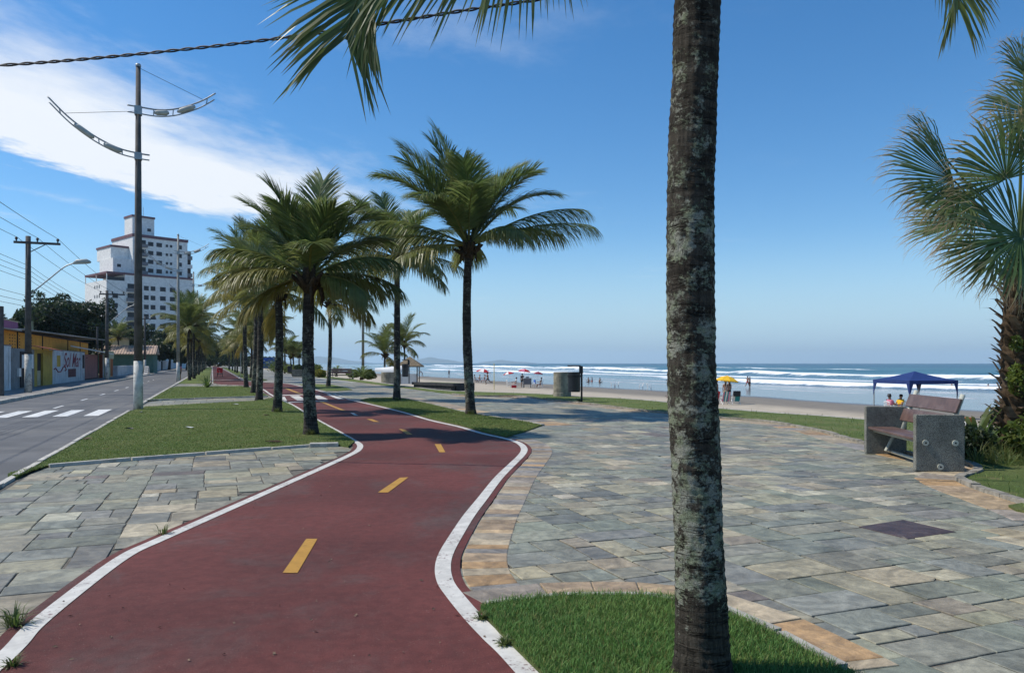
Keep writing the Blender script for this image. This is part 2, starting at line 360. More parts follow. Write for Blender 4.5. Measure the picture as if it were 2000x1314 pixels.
MT['wood'] = basic('brown_plank', (.105, .062, .05), .42, .28, 9, .2, .45, dirt=(.15, .10, .085), dirt_sc=3)
MT['pipe'] = basic('painted_pipe', (.42, .42, .35), .6, .2, 8, .1)
MT['bin'] = basic('bin_plastic', (.018, .024, .032), .42, .2, 6, .05, .45)
MT['black'] = basic('black_paint', (.014, .015, .018), .5, .2, 6, 0)
MT['white'] = basic('white_plastic', (.74, .74, .72), .45, .06, 6, 0)
MT['blue'] = basic('blue_canvas', (.014, .034, .135), .7, .15, 5, .1)
MT['redcloth'] = basic('red_canvas', (.45, .03, .035), .75, .15, 5, 0)
MT['darkred'] = basic('dark_red_canvas', (.22, .02, .035), .75, .15, 5, 0)
MT['whitecloth'] = basic('white_canvas', (.72, .70, .66), .8, .08, 5, 0)
MT['yellowcloth'] = basic('yellow_canvas', (.72, .42, .02), .75, .12, 5, 0)
MT['tealcloth'] = basic('teal_canvas', (.03, .24, .25), .75, .12, 5, 0)
MT['bluecloth'] = basic('bright_blue_cloth', (.04, .12, .45), .8, .12, 5, 0)
MT['pinkcloth'] = basic('pink_cloth', (.55, .18, .26), .8, .12, 5, 0)
MT['skin'] = basic('skin', (.30, .165, .11), .6, .1, 9, 0)
MT['skin_tan'] = basic('tanned_skin', (.19, .10, .065), .6, .1, 9, 0)
MT['hair'] = basic('hair', (.018, .013, .01), .6, .2, 30, 0)
MT['greycloth'] = basic('grey_cloth', (.16, .16, .17), .85, .2, 9, 0)
MT['glass'] = NT('window_glass').done((.022, .026, .032), .35, .3)
HAZE = 0.00009
# ------------------------------------------------------------------ the ground
def struct(o): o['kind'] = 'structure'; return o
def sheet(name, poly, z, mat, thick=.02):
    return struct(MB().prism(poly, z - thick, z).build(name, mat))

# outlines on the ground, traced from the photograph
Lp = [(-1.0, -4), (-1.7, 0), (-2.3, 2.4)] + [G(*q) for q in ((2, 1292), (72, 1220), (187, 1128), (252, 1083), (306, 1058), (396, 1018), (468, 986), (558, 946), (630, 914), (684, 889), (700, 879), (703, 870), (693, 862), (660, 843), (622, 822), (595, 806), (569, 790), (531, 772))] + \
     [UV(47, 2.75), UV(53, 2.5), UV(57, 1.7), UV(59.5, .5), UV(63, 0), UV(70, 0), UV(110, 0), UV(200, 0), UV(420, 0)]
Rp = [(1.9, -4), (1.2, 0), (.55, 2.4)] + [G(*q) for q in ((1023, 1308), (962, 1247), (927, 1211), (889, 1166), (870, 1138), (865, 1109), (872, 1081), (893, 1044), (917, 1007), (942, 975), (974, 934), (1002, 906), (1019, 889), (1024, 878), (1018, 869), (1004, 862), (978, 855), (942, 847), (893, 833), (840, 821), (782, 804), (728, 791), (677, 779), (622, 763))] + \
     [UV(52, 5.45), UV(59, 5.3), UV(63, 4.4), UV(67, 3.1), UV(73, 2.6), UV(110, 2.6), UV(200, 2.6), UV(420, 2.6)]
Ls, Rs = crom(Lp, 8), crom(Rp, 8)
path_poly = offset(Ls, -.13) + offset(Rs, .13)[::-1]

TIP = [G(700, 884), G(645, 869)]
lawn_left = [G(693, 864), G(680, 874), G(645, 868.5), G(560, 875), G(440, 884), G(330, 893), G(220, 901), G(130, 908), G(95, 912), G(40, 921), G(15, 928)] + \
            [UV(12, -2.45), UV(16, -2.45), UV(21, -2.45), UV(27.2, -2.45)] + [G(285, 795), G(390, 789), G(500, 783.5), G(536, 777)] + [G(569, 791.5), G(595, 808), G(622, 824), G(660, 845)]
lawn_mid = [G(524, 774), G(440, 776), G(350, 779), G(284, 782)] + [UV(34, -2.45), UV(42, -2.45), UV(52, -2.45)] + [G(345, 755.5), G(410, 755), G(470, 754.5), G(486, 756)]
lawn_third = [UV(62.5, -2.4), UV(62.5, -.25), UV(80, -.25), UV(120, -.25), UV(300, -.25), UV(300, -2.4)]
lawn_fourth = [UV(68, 3.6), UV(72, 2.9), UV(110, 2.9), UV(300, 2.9), UV(300, 4.6), UV(72, 4.6)]
island = [G(704, 782), G(721, 778), G(767, 777), G(789, 778.5), G(827, 786), G(873, 797), G(910, 806), G(960, 814), G(1020, 823), G(1060, 831), G(1030, 842), G(988, 853.5), G(942, 843.5), G(893, 830), G(840, 818), G(782, 801.5), G(728, 788.5)]
island_far = [G(585, 750.8), G(620, 750.6), G(649, 752), G(675, 757), G(688, 761.5), G(660, 763.5), G(637, 763.5), G(610, 756.5)]
lawn_near = [G(938, 1196), G(952, 1186), G(1010, 1176), G(1100, 1169), G(1200, 1168), G(1300, 1170), G(1360, 1180), G(1424, 1203), G(1481, 1227), G(1542, 1260), G(1595, 1288), G(1640, 1314), (2.2, 2.9), (2.6, 2.0), (1.6, 1.2), (.95, 2.2), (.72, 2.7), G(1055, 1320), G(1010, 1275), G(975, 1240)]
seaward = [UV(100, 12.2), UV(80, 12.4), UV(62, 12.2)] + [G(850, 761.5), G(932, 765.8), G(1020, 768.5), G(1080, 771.5), G(1137, 776), G(1200, 778), G(1290, 785), G(1400, 798), G(1522, 808), G(1600, 813), G(1693, 820.5), G(1800, 826), G(1900, 834), G(2000, 841), G(2150, 856), UV(0, 16.8), UV(-6, 16.8)]
landward = [UV(100, 10.6), UV(80, 10.8), UV(60, 11.0)] + [G(885, 770), G(932, 774), G(1014, 774), G(1057, 780), G(1125, 786.5), G(1200, 795.5), G(1294, 807), G(1400, 816.6), G(1502, 825), G(1603, 843), G(1644, 855), G(1693, 868), G(1800, 893), G(1885, 905), G(1915, 922), G(1876, 936), G(1900, 950), G(1950, 968), G(2000, 983), G(2100, 1020), UV(-1, 9.4), UV(-6, 9.4)]
lawn_sea = crom(seaward, 4) + crom(landward, 4)[::-1]
LAWNS = [('lawn', lawn_left), ('lawn', lawn_mid), ('lawn', lawn_third), ('lawn', lawn_fourth), ('lawn', island), ('lawn', island_far), ('lawn', lawn_near), ('lawn', lawn_sea)]

# base soil, and the beach falling to the sea
us = np.r_[np.arange(-60, 260, 6), np.geomspace(262, 9000, 28)]
vs_ = np.r_[15.3, 15.6, 16, 16.6, 17.2, 17.8, 18.4, np.arange(19, 40, 1.5), np.arange(41, 145, 4.)]
def beach():
    V = []; nu = len(us)
    for u in us:
        for v in vs_:
            x, y = UV(u, v - (2.8 if u > 45 else max(0, (u - 20) * .11)) * (1 if v < 20 else max(0, 1 - (v - 20) / 10)))
            z = beach_z(v) + (.05 * mnoise.noise((x * .35, y * .35, 0)) + .025 * mnoise.noise((x * 1.2, y * 1.2, 3))) * (1 if 17.5 < v < 60 else .15)
            V.append((x, y, z))
    k = len(vs_); Fc = [(i * k + j, i * k + j + 1, (i + 1) * k + j + 1, (i + 1) * k + j) for i in range(nu - 1) for j in range(k - 1)]
    t = NT('sand'); sp = t.N.new('ShaderNodeSeparateXYZ'); t.L.new(t.pos, sp.inputs[0])
    v = t.math('ADD', t.math('MULTIPLY', sp.outputs[0], CS), t.math('MULTIPLY', sp.outputs[1], SN))
    vn = t.math('ADD', v, t.math('MULTIPLY', t.math('SUBTRACT', t.noise(.05, 6, .6), .5), 9))
    damp = t.ramp(vn, 34, 40); wet = t.ramp(vn, 48, 54)
    c = t.mix(damp, (.40, .34, .255), (.185, .16, .125)); c = t.mix(wet, c, (.10, .093, .082))
    c = t.scale(c, t.ramp(t.noise(.6, 7, .65), .3, .7, .87, 1.13)); c = t.scale(c, t.ramp(t.noise(60, 3), .3, .7, .9, 1.1))
    # lace of foam left by the last wash
    lace = t.ramp(t.math('ABSOLUTE', t.math('SUBTRACT', t.math('ADD', v, t.math('MULTIPLY', t.math('SUBTRACT', t.noise(.03, 4), .5), 14)), 76)), 0, 2.2, 1, 0)
    lace = t.math('MULTIPLY', lace, t.ramp(t.noise(.15, 5), .35, .55)); c = t.mix(t.math('MULTIPLY', lace, .85), c, (.75, .76, .76))
    lace2 = t.ramp(t.math('ABSOLUTE', t.math('SUBTRACT', t.math('ADD', v, t.math('MULTIPLY', t.math('SUBTRACT', t.noise(.02, 4), .5), 22)), 93)), 0, 4.5, 1, 0)
    lace2 = t.math('MULTIPLY', lace2, t.ramp(t.noise(.12, 5), .40, .6)); c = t.mix(t.math('MULTIPLY', lace2, .8), c, (.75, .76, .76))
    t.bump(t.math('MULTIPLY', t.noise(2.5, 7, .7), t.math('SUBTRACT', 1, wet)), .5, .08)
    rough = t.math('MAXIMUM', t.ramp(vn, 47, 53, .9, .13), t.math('MULTIPLY', t.math('MAXIMUM', lace, lace2), .9))
    struct(mk('beach', V, [list(f) for f in Fc], t.done(c, rough, .5), smooth=True))
beach()
ground = [UV(-60, -400), UV(9000, -6000), UV(9000, 13), UV(400, 13), UV(45, 13), UV(20, 15.9), UV(-60, 15.9)]
sheet('ground', ground, -.13, basic('soil', (.17, .15, .10), .95, .3, 1.5, .4), .5)

def sea():
    # coordinate w follows the wave fronts, which swing away from the beach line further out
    U = np.r_[-260, -180, -120, -80, np.arange(-60, 700, 5), np.geomspace(705, 11500, 60)]
    W = np.r_[np.arange(84, 200, 1.5), np.arange(200, 330, 3.0), np.geomspace(333, 11500, 40)]
    u, v = np.meshgrid(U, W, indexing='ij'); s = np.clip((v - 90) / 90, 0, 1); wv = v - .144 * np.clip(u, -300, 2500) * s * np.clip((700 - v) / 300, 0, 1)
    z = np.full(u.shape, -2.6); foam = np.zeros(u.shape)
    nz = np.vectorize(lambda a, b, c: mnoise.noise((a, b, c)))
    near = (v < 520) & (u < 2500)
    n1 = np.zeros(u.shape); n2 = np.zeros(u.shape); n3 = np.zeros(u.shape)
    n1[near] = nz(u[near] * .012, v[near] * .01, 0); n2[near] = nz(u[near] * .035, v[near] * .05, 5); n3[near] = nz(u[near] * .006, v[near] * .03, 9)
    for w0, A, wd, back, fr in ((150, 1.45, 5.5, 24, 9), (107, .55, 3.0, 20, 6), (184, 1.1, 5, 14, 4), (228, 1.1, 7, 9, 3), (128, .3, 3, 10, 4), (285, .8, 9, 0, 0), (350, .8, 12, 0, 0)):
        d = wv - w0 - n1 * 16; amp = A * np.clip(.85 + 1.1 * n3 + .5 * n2, .15 if w0 < 160 else 0, 1.5)
        z += amp * np.where(d < 0, np.exp(-(d / wd) ** 2), np.exp(-(d / (wd * 2)) ** 2))
        if back:
            thr = {150: 1.1, 107: 1.0, 184: .34, 228: .18, 128: .5}[w0]
            f = np.where(d < 0, np.clip(1 + d / fr, 0, 1), np.clip(1.15 - d / back, 0, 1)) * np.clip(thr + 1.6 * n3 + .9 * n2, 0, 1)
            foam = np.maximum(foam, f)
    z += .08 * n2
    V = np.stack([-SN * u + CS * v, CS * u + SN * v, z], -1).reshape(-1, 3)
    a, b = u.shape; I = np.arange(a * b).reshape(a, b)
    Fc = np.stack([I[:-1, :-1], I[:-1, 1:], I[1:, 1:], I[1:, :-1]], -1).reshape(-1, 4)
    t = NT('sea_water'); fa = t.attr('foam', True); wa = t.attr('w', True)
    n = t.noise(1, 7, .66, t.vec((.05, .13, .1), rz=-TH)); nf = t.noise(1, 6, .7, t.vec((.35, .8, .4), rz=-TH))
    f = t.ramp(t.math('ADD', fa, t.math('MULTIPLY', t.math('SUBTRACT', t.math('ADD', t.math('MULTIPLY', n, .65), t.math('MULTIPLY', nf, .35)), .5), 1.5)), .36, .58)
    cap = t.ramp(t.noise(1, 7, .7, t.vec((.018, .085, .1), rz=-TH)), .66, .72); cap = t.math('MULTIPLY', cap, t.ramp(wa, 170, 520, .9, 0))
    f = t.math('MAXIMUM', f, cap)
    c = t.mix(t.ramp(wa, 96, 200), (.105, .135, .135), (.040, .115, .130)); c = t.mix(t.ramp(wa, 230, 900), c, (.016, .060, .088))
    c = t.scale(c, t.ramp(n, .3, .7, .82, 1.2)); c = t.mix(f, c, (.80, .82, .82))
    t.bump(t.math('ADD', t.noise(1, 5, .6, t.vec((.5, 1.2, 1), rz=-TH)), t.math('MULTIPLY', t.noise(1, 4, .6, t.vec((.08, .25, 1), rz=-TH)), 3)), .45, .35)
    m = t.done(c, t.math('MAXIMUM', t.ramp(wa, 95, 250, .12, .30), t.math('MULTIPLY', f, .9)), .5)
    struct(mk('sea', V, Fc, m, smooth=True, attrs={'foam': foam.ravel(), 'w': wv.ravel()}))
sea()

# distant islands on the sea, real hills seen through the air
def isle(name, px0, px1, peak, top, Y, seed, label):
    n = 40; V = []; k = 14; base = -2.8
    X0, X1 = (px0 - 1000) / F * Y, (px1 - 1000) / F * Y; dep = (X1 - X0) * .5
    for i in range(n + 1):
        t = i / n; x = X0 + (X1 - X0) * t; pk = (peak - px0) / (px1 - px0)
        env = (t / pk if t < pk else (1 - t) / (1 - pk)); hh = max(0, env) ** 1.15 * (.86 + .28 * mnoise.noise((t * 5, seed, 0)))
        for j in range(k + 1):
            q = j / k * 2 - 1
            V.append((x, Y + q * dep, base + max(0, hh * (1 - q * q)) * (HZ - top) / F * Y * (1 + .10 * mnoise.noise((t * 11, q * 4, seed)))))
    Fc = [(i * (k + 1) + j, i * (k + 1) + j + 1, (i + 1) * (k + 1) + j + 1, (i + 1) * (k + 1) + j) for i in range(n) for j in range(k)]
    return struct(mk(name, V, [list(f) for f in Fc], MT['hill'], smooth=True))
MT['hill'] = basic('wooded_hill', (.05, .07, .04), .9, .4, .02, 0)
isle('island_hill', 745, 925, 843, 695.5, 16000, 1.3, '')
isle('island_hill', 925, 1060, 972, 701, 16500, 4.2, '')
isle('island_hill', 560, 730, 622, 691, 16000, 7.7, '')

# road, kerbs and pavements of the street
sheet('road', [UV(-40, -8), UV(420, -8), UV(420, -2.6), UV(-40, -2.6)], -.10, MT['asphalt'], .03)
m = MB()
for i, v in enumerate((-3.55, -4.4, -5.2, -6.0, -6.8, -7.5)):
    m.add([(27.2, v - .21, -.096), (30.7, v - .21, -.096), (30.7, v + .21, -.096), (27.2, v + .21, -.096)], [(0, 1, 2, 3)])
struct(m.uv().build('zebra_crossing', MT['road_line']))
for i in range(9):
    u = 32.2 + i * 6.2
    if i == 0: c0 = struct(MB().add([(u, -5.45, -.096), (u + 1.9, -5.45, -.096), (u + 1.9, -5.35, -.096), (u, -5.35, -.096)], [(0, 1, 2, 3)]).uv().build('lane_dash', MT['road_line']))
    else:
        d = c0.copy(); COL.objects.link(d); x, y = UV(i * 6.2, 0); d.location = (x, y, 0)
sw = sheet('sidewalk', [UV(-40, -10.75), UV(420, -10.75), UV(420, -8.16), UV(-40, -8.16)], .02, basic('pavement_concrete', (.25, .235, .215), .9, .25, 1.2, .3, dirt=(.13, .12, .11), dirt_sc=.8), .1)
MT['old_kerb'] = basic('weathered_kerb', (.25, .23, .19), .95, .35, 9, .5, .15, dirt=(.12, .11, .09), dirt_sc=4)
def kerbstones(parent, pts, o0, o1, z0, z1, step, mat, name='kerb_stone', gap=.012, jit=.008):
    q = resample(pts, step)
    for i in range(len(q) - 1):
        seg = [q[i], q[i + 1]]; a = np.array(seg[0]); b = np.array(seg[1]); d = (b - a) / np.linalg.norm(b - a) * gap
        zz = z1 + rnd.uniform(-jit, jit)
        A = offset([a + d, b - d], o0); Bq = offset([a + d, b - d], o1)
        MB().prism([A[0], A[1], Bq[1], Bq[0]], z0, zz).build(name, mat, parent)
kerbstones(sw, [UV(8, -8.0), UV(70, -8.0)], -.16, 0, -.13, .035, 1.1, MT['kerb'])
MB().ribbon([UV(70, -8), UV(420, -8)], -.16, 0, -.13, .03).build('kerb', MT['kerb'], sw)

# paving bed and the red cycle path
paving = sheet('promenade_paving', [UV(-8, -2.45), UV(-8, 9.6), UV(-1, 9.6)] + [G(2100, 1020), G(1950, 968), G(1876, 936), G(1930, 915), G(1690, 860), G(1603, 840), G(1400, 814), G(1200, 793), G(1057, 779), G(932, 772)] + [UV(60, 11.2), UV(62, 11.2), UV(62, -2.45)], -.012, MT['mortar'], .1)
side_paving = sheet('side_paving', [UV(-7.9, -2.4), (-3.6, -4), (-3.4, 5), (-3.3, 7), (-3.1, 14), UV(61, 0), UV(61, -2.4)], -.008, MT['mortar'], .1)
sheet('far_promenade', [UV(62, -2.45), UV(62, 11.6), UV(420, 11.6), UV(420, -2.45)], -.004, MT['far_paving'], .1)
cyc = sheet('cycle_path', path_poly, .007, MT['red'], .03)
mk0 = MB().quadstrip(offset(Ls[:300], -.055), offset(Ls[:300], .055), .0115); mk0.build('edge_line', MT['white_line'], cyc)
MB().quadstrip(offset(Rs[:300], -.06), offset(Rs[:300], .06), .0115).build('edge_line', MT['white_line'], cyc)
def gquad(name, pts, mat, z=.0115):
    return mk(name, [G(*p) + (z,) for p in pts], [[3, 2, 1, 0]], mat, cyc)
for q in ([(552, 1121), (581, 1121), (620, 1054), (598, 1054)], [(738, 963), (758, 963), (798, 933), (781, 934)], [(849, 868), (858, 884), (870, 884), (861, 868)],
          [(779, 838), (794, 848.5), (806, 849.5), (791, 839.5)], [(716, 818.5), (730, 824), (741, 824.5), (727, 819)], [(620, 783), (667, 802), (677, 803), (629, 784)], [(551, 757), (586, 770.5), (595, 771), (559, 757.5)]):
    gquad('centre_dash', q, MT['yellow_line'])
gquad('centre_dash', [(684, 806.5), (692, 811.5), (700, 812), (691, 806.8)], MT['white_line'])
for q in ([(548, 775), (553, 783), (561, 783), (556, 775)], [(566, 773.5), (581, 782.5), (600, 782), (584, 773)], [(607, 772), (622, 780.5), (641, 780), (622, 771.5)], [(637, 770.5), (661, 780), (681, 779), (655, 769.5)]):
    gquad('crossing_block', q, MT['white_line'])
gquad('stop_line', [(548, 771.6), (549, 773), (592, 771.6), (590, 770.4)], MT['white_line'])
gquad('stop_line', [(560, 785.5), (562, 787), (642, 783), (638, 781.9)], MT['white_line'])
MB().add([(75, .1, .0115), (75.6, .1, .0115), (75.6, 2.5, .0115), (75, 2.5, .0115)], [(0, 1, 2, 3)]).uv().build('stop_line', MT['white_line'], cyc)

# ---------------------------------------------------------------- stone slabs, laid as random rectangles in the street's direction
PALW = [((.155, .165, .155), 5), ((.185, .20, .18), 7), ((.215, .22, .195), 6), ((.17, .185, .19), 4), ((.115, .125, .135), 4), ((.25, .235, .19), 6.5), ((.30, .27, .205), 2.6), ((.36, .33, .26), 1.6), ((.22, .19, .165), 1.8), ((.26, .215, .15), .7), ((.10, .075, .085), .35), ((.135, .155, .145), 4), ((.40, .38, .33), .7)]
PALC = [p[0] for p in PALW]; PALP = [p[1] for p in PALW]
def pick(pal=PALC, w=PALP):
    c = tuple(q * .72 + a_ * .28 for q, a_ in zip(rnd.choices(pal, w)[0], (.215, .21, .18))); f = rnd.uniform(.90, 1.12); return tuple(q * f * g * rnd.uniform(.97, 1.03) for q, g in zip(c, (1.07, 1.02, .87)))
def split(r, out, mx, mn):
    a0, a1, b0, b1 = r; wa, wb = a1 - a0, b1 - b0
    stop = (wa < mx and wb < mx and (wa * wb < .55 * mx * mx) and rnd.random() < .55) or (wa < 2 * mn and wb < 2 * mn)
    if stop and wa / wb < 3.2 and wb / wa < 3.2: out.append(r); return
    if (wa > wb * rnd.uniform(.75, 1.35) and wa > 2 * mn) or wb <= 2 * mn:
        c = a0 + wa * rnd.uniform(.32, .68); split((a0, c, b0, b1), out, mx, mn); split((c, a1, b0, b1), out, mx, mn)
    else:
        c = b0 + wb * rnd.uniform(.32, .68); split((a0, a1, b0, c), out, mx, mn); split((a0, a1, c, b1), out, mx, mn)
def slabgeo(poly, z, th=.03, ch=.006):
    P4 = np.array(poly, float); c = P4.mean(0); n = len(P4)
    dv = P4 - c; l = np.linalg.norm(dv, axis=1, keepdims=True); inn = c + dv * (1 - ch * 1.4 / l)
    tx, ty = rnd.uniform(-.003, .003), rnd.uniform(-.003, .003)
    zt = z + (inn - c) @ np.array([tx, ty])
    V = [(p[0], p[1], q) for p, q in zip(inn, zt)] + [(p[0], p[1], q - ch * .6) for p, q in zip(P4, zt)] + [(p[0], p[1], z - th) for p in P4]
    Fc = [tuple(range(n))] + [(i + n, (i + 1) % n + n, (i + 1) % n, i) for i in range(n)] + [(i + 2 * n, (i + 1) % n + 2 * n, (i + 1) % n + n, i + n) for i in range(n)]
    return V, Fc
def project(x, y): return 1000 + F * x / max(y, .1), HZ + F * H / max(y, .1)
def lay(parent, rects, z, keep, mx_objects, name='paving_slab', forced=()):
    items = []
    for a0, a1, b0, b1 in rects:
        g = rnd.uniform(.004, .009); j = lambda: rnd.uniform(-.010, .010)
        poly = [UV(a0 + g + j(), b1 - g + j()), UV(a0 + g + j(), b0 + g + j()), UV(a1 - g + j(), b0 + g + j()), UV(a1 - g + j(), b1 - g + j())]
        cx, cy = np.mean(poly, axis=0)
        if cy < .8 or not keep(cx, cy, poly): continue
        col = pick()
        for fx, fy, fr, fc in forced:
            if math.hypot(cx - fx, cy - fy) < fr: col = fc
        px, py = project(cx, cy); vis = -60 < px < 2060 and py < 1400
        area = (a1 - a0) * (b1 - b0) * (F / cy) ** 2 * H / cy if vis else 0
        if rnd.random() < .3:
            k_ = rnd.randrange(4); p_ = np.array(poly[k_]); pa, pb = np.array(poly[k_ - 1]), np.array(poly[(k_ + 1) % 4]); f_ = rnd.uniform(.03, .16); g_ = rnd.uniform(.03, .16); poly = poly[:k_] + [tuple(p_ + (pa - p_) * f_), tuple(p_ + (pb - p_) * g_)] + poly[k_ + 1:]
        items.append((area, poly, z + rnd.uniform(-.0025, .0015), col))
    items.sort(key=lambda q: -q[0])
    for ar, poly, zz, col in items[:mx_objects]:
        V, Fc = slabgeo(poly, zz); mk(name, V, [list(f) for f in Fc], MT['slate'], parent, col=np.tile(col, (len(V), 1)))
    V = []; Fc = []; C = []
    for ar, poly, zz, col in items[mx_objects:]:
        a, b = slabgeo(poly, zz); n = len(V); V += a; Fc += [[i + n for i in f] for f in b]; C += [col] * len(a)
    if V:
        o = mk('paving_slabs', V, Fc, MT['slate'], parent, col=np.array(C)); o['kind'] = 'stuff'
POLYS = [[p for p in path_poly if p[1] < 75]] + [p for _, p in LAWNS]
PBB = [(min(p[0] for p in q), max(p[0] for p in q), min(p[1] for p in q), max(p[1] for p in q)) for q in POLYS]
def hidden(poly, cx, cy):
    X = np.array([p[0] for p in poly] + [cx]); Y = np.array([p[1] for p in poly] + [cy])
    for q, bb in zip(POLYS, PBB):
        if X.min() < bb[0] or X.max() > bb[1] or Y.min() < bb[2] or Y.max() > bb[3]: continue
        if inside(q, X, Y).all(): return True
    return False
Lx = np.array(Ls); Rx = np.array(Rs)
def right_of_path(x, y): return x > np.interp(y, Rx[:260, 1], Rx[:260, 0]) if y < 60 else toUV(x, y)[1] > 4
def left_of_path(x, y): return x < np.interp(y, Lx[:260, 1], Lx[:260, 0])
pave_poly = [(.55, -1)] + [UV(-6, 9.4), UV(-1, 9.4), G(2100, 1020), G(1950, 968), G(1876, 936), G(1925, 918), G(1880, 903), G(1690, 866), G(1603, 842), G(1400, 816), G(1200, 795), G(1057, 780), G(932, 774), UV(60, 11.0), UV(62, 11), UV(62, 5), UV(45, 4)]
rects = []; split((-1.0, 14.0, -2.35, 16.0), rects, .74, .19); r1_ = []; split((14.0, 30.0, -2.35, 16.0), r1_, 1.0, .30); rects += r1_
r2 = []; split((30.0, 61.9, -2.35, 13.0), r2, 1.25, .42); rects += r2
dk = (.062, .043, .044)
lay(paving, rects, 0.0, lambda x, y, p: right_of_path(x, y) and inside(pave_poly, [x], [y])[0] and not hidden(p, x, y), 300, forced=[])
V_, F_ = slabgeo([(3.28, 7.27), (3.49, 6.77), (4.08, 7.06), (3.87, 7.60)], .005); mk('paving_slab', V_, [list(f) for f in F_], MT['slate'], paving, col=np.tile(dk, (len(V_), 1)))
left_poly = [(-4.2, -4), UV(-4, -2.35), UV(61.9, -2.35), UV(61.9, 1.0), UV(50, 3), (-3.0, 14), (-2.9, 10), (-3, 6), (-2.5, 3), (-1.5, -4)]
rl = []; split((-1.0, 18.0, -2.38, 6.2), rl, .82, .24); rl2 = []; split((18., 61.9, -2.38, 4.), rl2, 1.2, .4); rl += rl2
rl = [r for r in rl]
lay(side_paving, rl, 0.002, lambda x, y, p: left_of_path(x, y) and inside(left_poly, [x], [y])[0] and not hidden(p, x, y), 300)

# tan border slabs following the curves
TAN = [(.36, .26, .15), (.31, .225, .14), (.37, .30, .20), (.30, .25, .18), (.25, .21, .165), (.37, .235, .115), (.22, .20, .175)]
def border(parent, pts, o0, o1, step, z=.0045, pal=TAN, name='border_slab', zmax=1e9):
    q = resample(pts, .05); acc = [0]; i = 0
    while i < len(q) - 2:
        j = min(len(q) - 1, i + max(3, int(step * rnd.uniform(.6, 1.35) / .05))); seg = [q[i], q[(i + j) // 2], q[j]]
        A = offset(q, o0); Bq = offset(q, o1); g = .006
        poly = [A[i], A[j], Bq[j], Bq[i]]; c = np.mean(poly, axis=0); poly = [tuple(c + (np.array(p) - c) * .975) for p in poly]
        if sum(a[0] * b[1] - b[0] * a[1] for a, b in zip(poly, poly[1:] + poly[:1])) < 0: poly = poly[::-1]
        f = rnd.uniform(.8, 1.12); col = tuple(w_ * f for w_ in rnd.choice(pal)); V, Fc = slabgeo(poly, z + rnd.uniform(-.001, .002))
        mk(name, V, [list(f) for f in Fc], MT['slate'], parent, col=np.tile(col, (len(V), 1))); i = j
def sub(pts, y0, y1): return [p for p in pts if y0 <= p[1] <= y1]
border(paving, sub(Rs, 4.75, 15.6)[:], .14, .50, .26)
border(paving, crom([G(952, 1186), G(1010, 1176), G(1100, 1169), G(1200, 1168), G(1300, 1170), G(1360, 1180), G(1424, 1203), G(1481, 1227), G(1542, 1260), G(1595, 1288), G(1640, 1314)], 6), -.36, -.075, .5, z=.009)
border(paving, crom([G(721, 777.6), G(767, 776.4), G(789, 778), G(827, 785.5), G(873, 796.5), G(910, 805.5), G(960, 813.5), G(1020, 822), G(1064, 831)], 5), -.75, -.07, .6)
border(paving, crom(landward[3:-2], 5), .06, .55, .55)
border(paving, [UV(60.5, 11.0), UV(45, 11.6)], .1, .6, 1.2)

# lawns: turf bodies, edging stones and grass blades
KERB = {id(lawn_left): None}
for i, (nm, poly) in enumerate(LAWNS):
    LAWNS[i] = (nm, poly, sheet(nm, poly, .028, MT['lawn'], .12))
kerbstones(LAWNS[0][2], crom([G(645, 869.3), G(560, 876), G(440, 885), G(330, 894), G(220, 902), G(95, 913)], 5), -.02, .06, -.05, .05, .95, MT['kerb'])
MB().bbox(-.26, .26, -.07, .07, -.03, .075, .012).rot(R(12), G(633, 872) + (0,)).build('kerb_stone', MT['kerb'], LAWNS[0][2])
kerbstones(LAWNS[0][2], [UV(9, -2.5), UV(27.5, -2.5)], -.05, .035, -.13, .03, .8, MT['kerb'])
kerbstones(LAWNS[1][2], [UV(30, -2.5), UV(62, -2.5)], -.06, .06, -.13, .035, 1.0, MT['kerb'])
kerbstones(LAWNS[1][2], [G(284, 783.5), G(350, 780.5), G(440, 777.5), G(522, 775.2)], -.05, .05, -.03, .06, 1.0, MT['kerb'])
MB().ribbon([UV(62, -2.5), UV(420, -2.5)], -.08, .08, -.13, .05).build('kerb', MT['kerb'], LAWNS[2][2])
kerbstones(LAWNS[6][2], crom([G(952, 1187), G(1010, 1177), G(1100, 1170), G(1200, 1169), G(1300, 1171), G(1360, 1181), G(1424, 1204), G(1481, 1228), G(1542, 1261), G(1595, 1289), G(1640, 1315)], 6), -.06, 0, -.03, .038, .45, MT['concrete'])
kerbstones(LAWNS[7][2], crom(landward[3:-2], 6), -.04, .07, -.03, .055, .34, MT['old_kerb'], gap=.004)
MB().ribbon(crom(seaward[2:-1], 3), -.12, .12, -.3, .035).build('kerb', MT['concrete'], LAWNS[7][2])
MB().ribbon(crom([G(1060, 831.5), G(1020, 823.5), G(960, 814.6), G(910, 806.6), G(873, 797.6), G(827, 786.6), G(789, 779), G(767, 777.5)], 4), -.04, .05, -.03, .045).build('kerb', MT['concrete'], LAWNS[4][2])

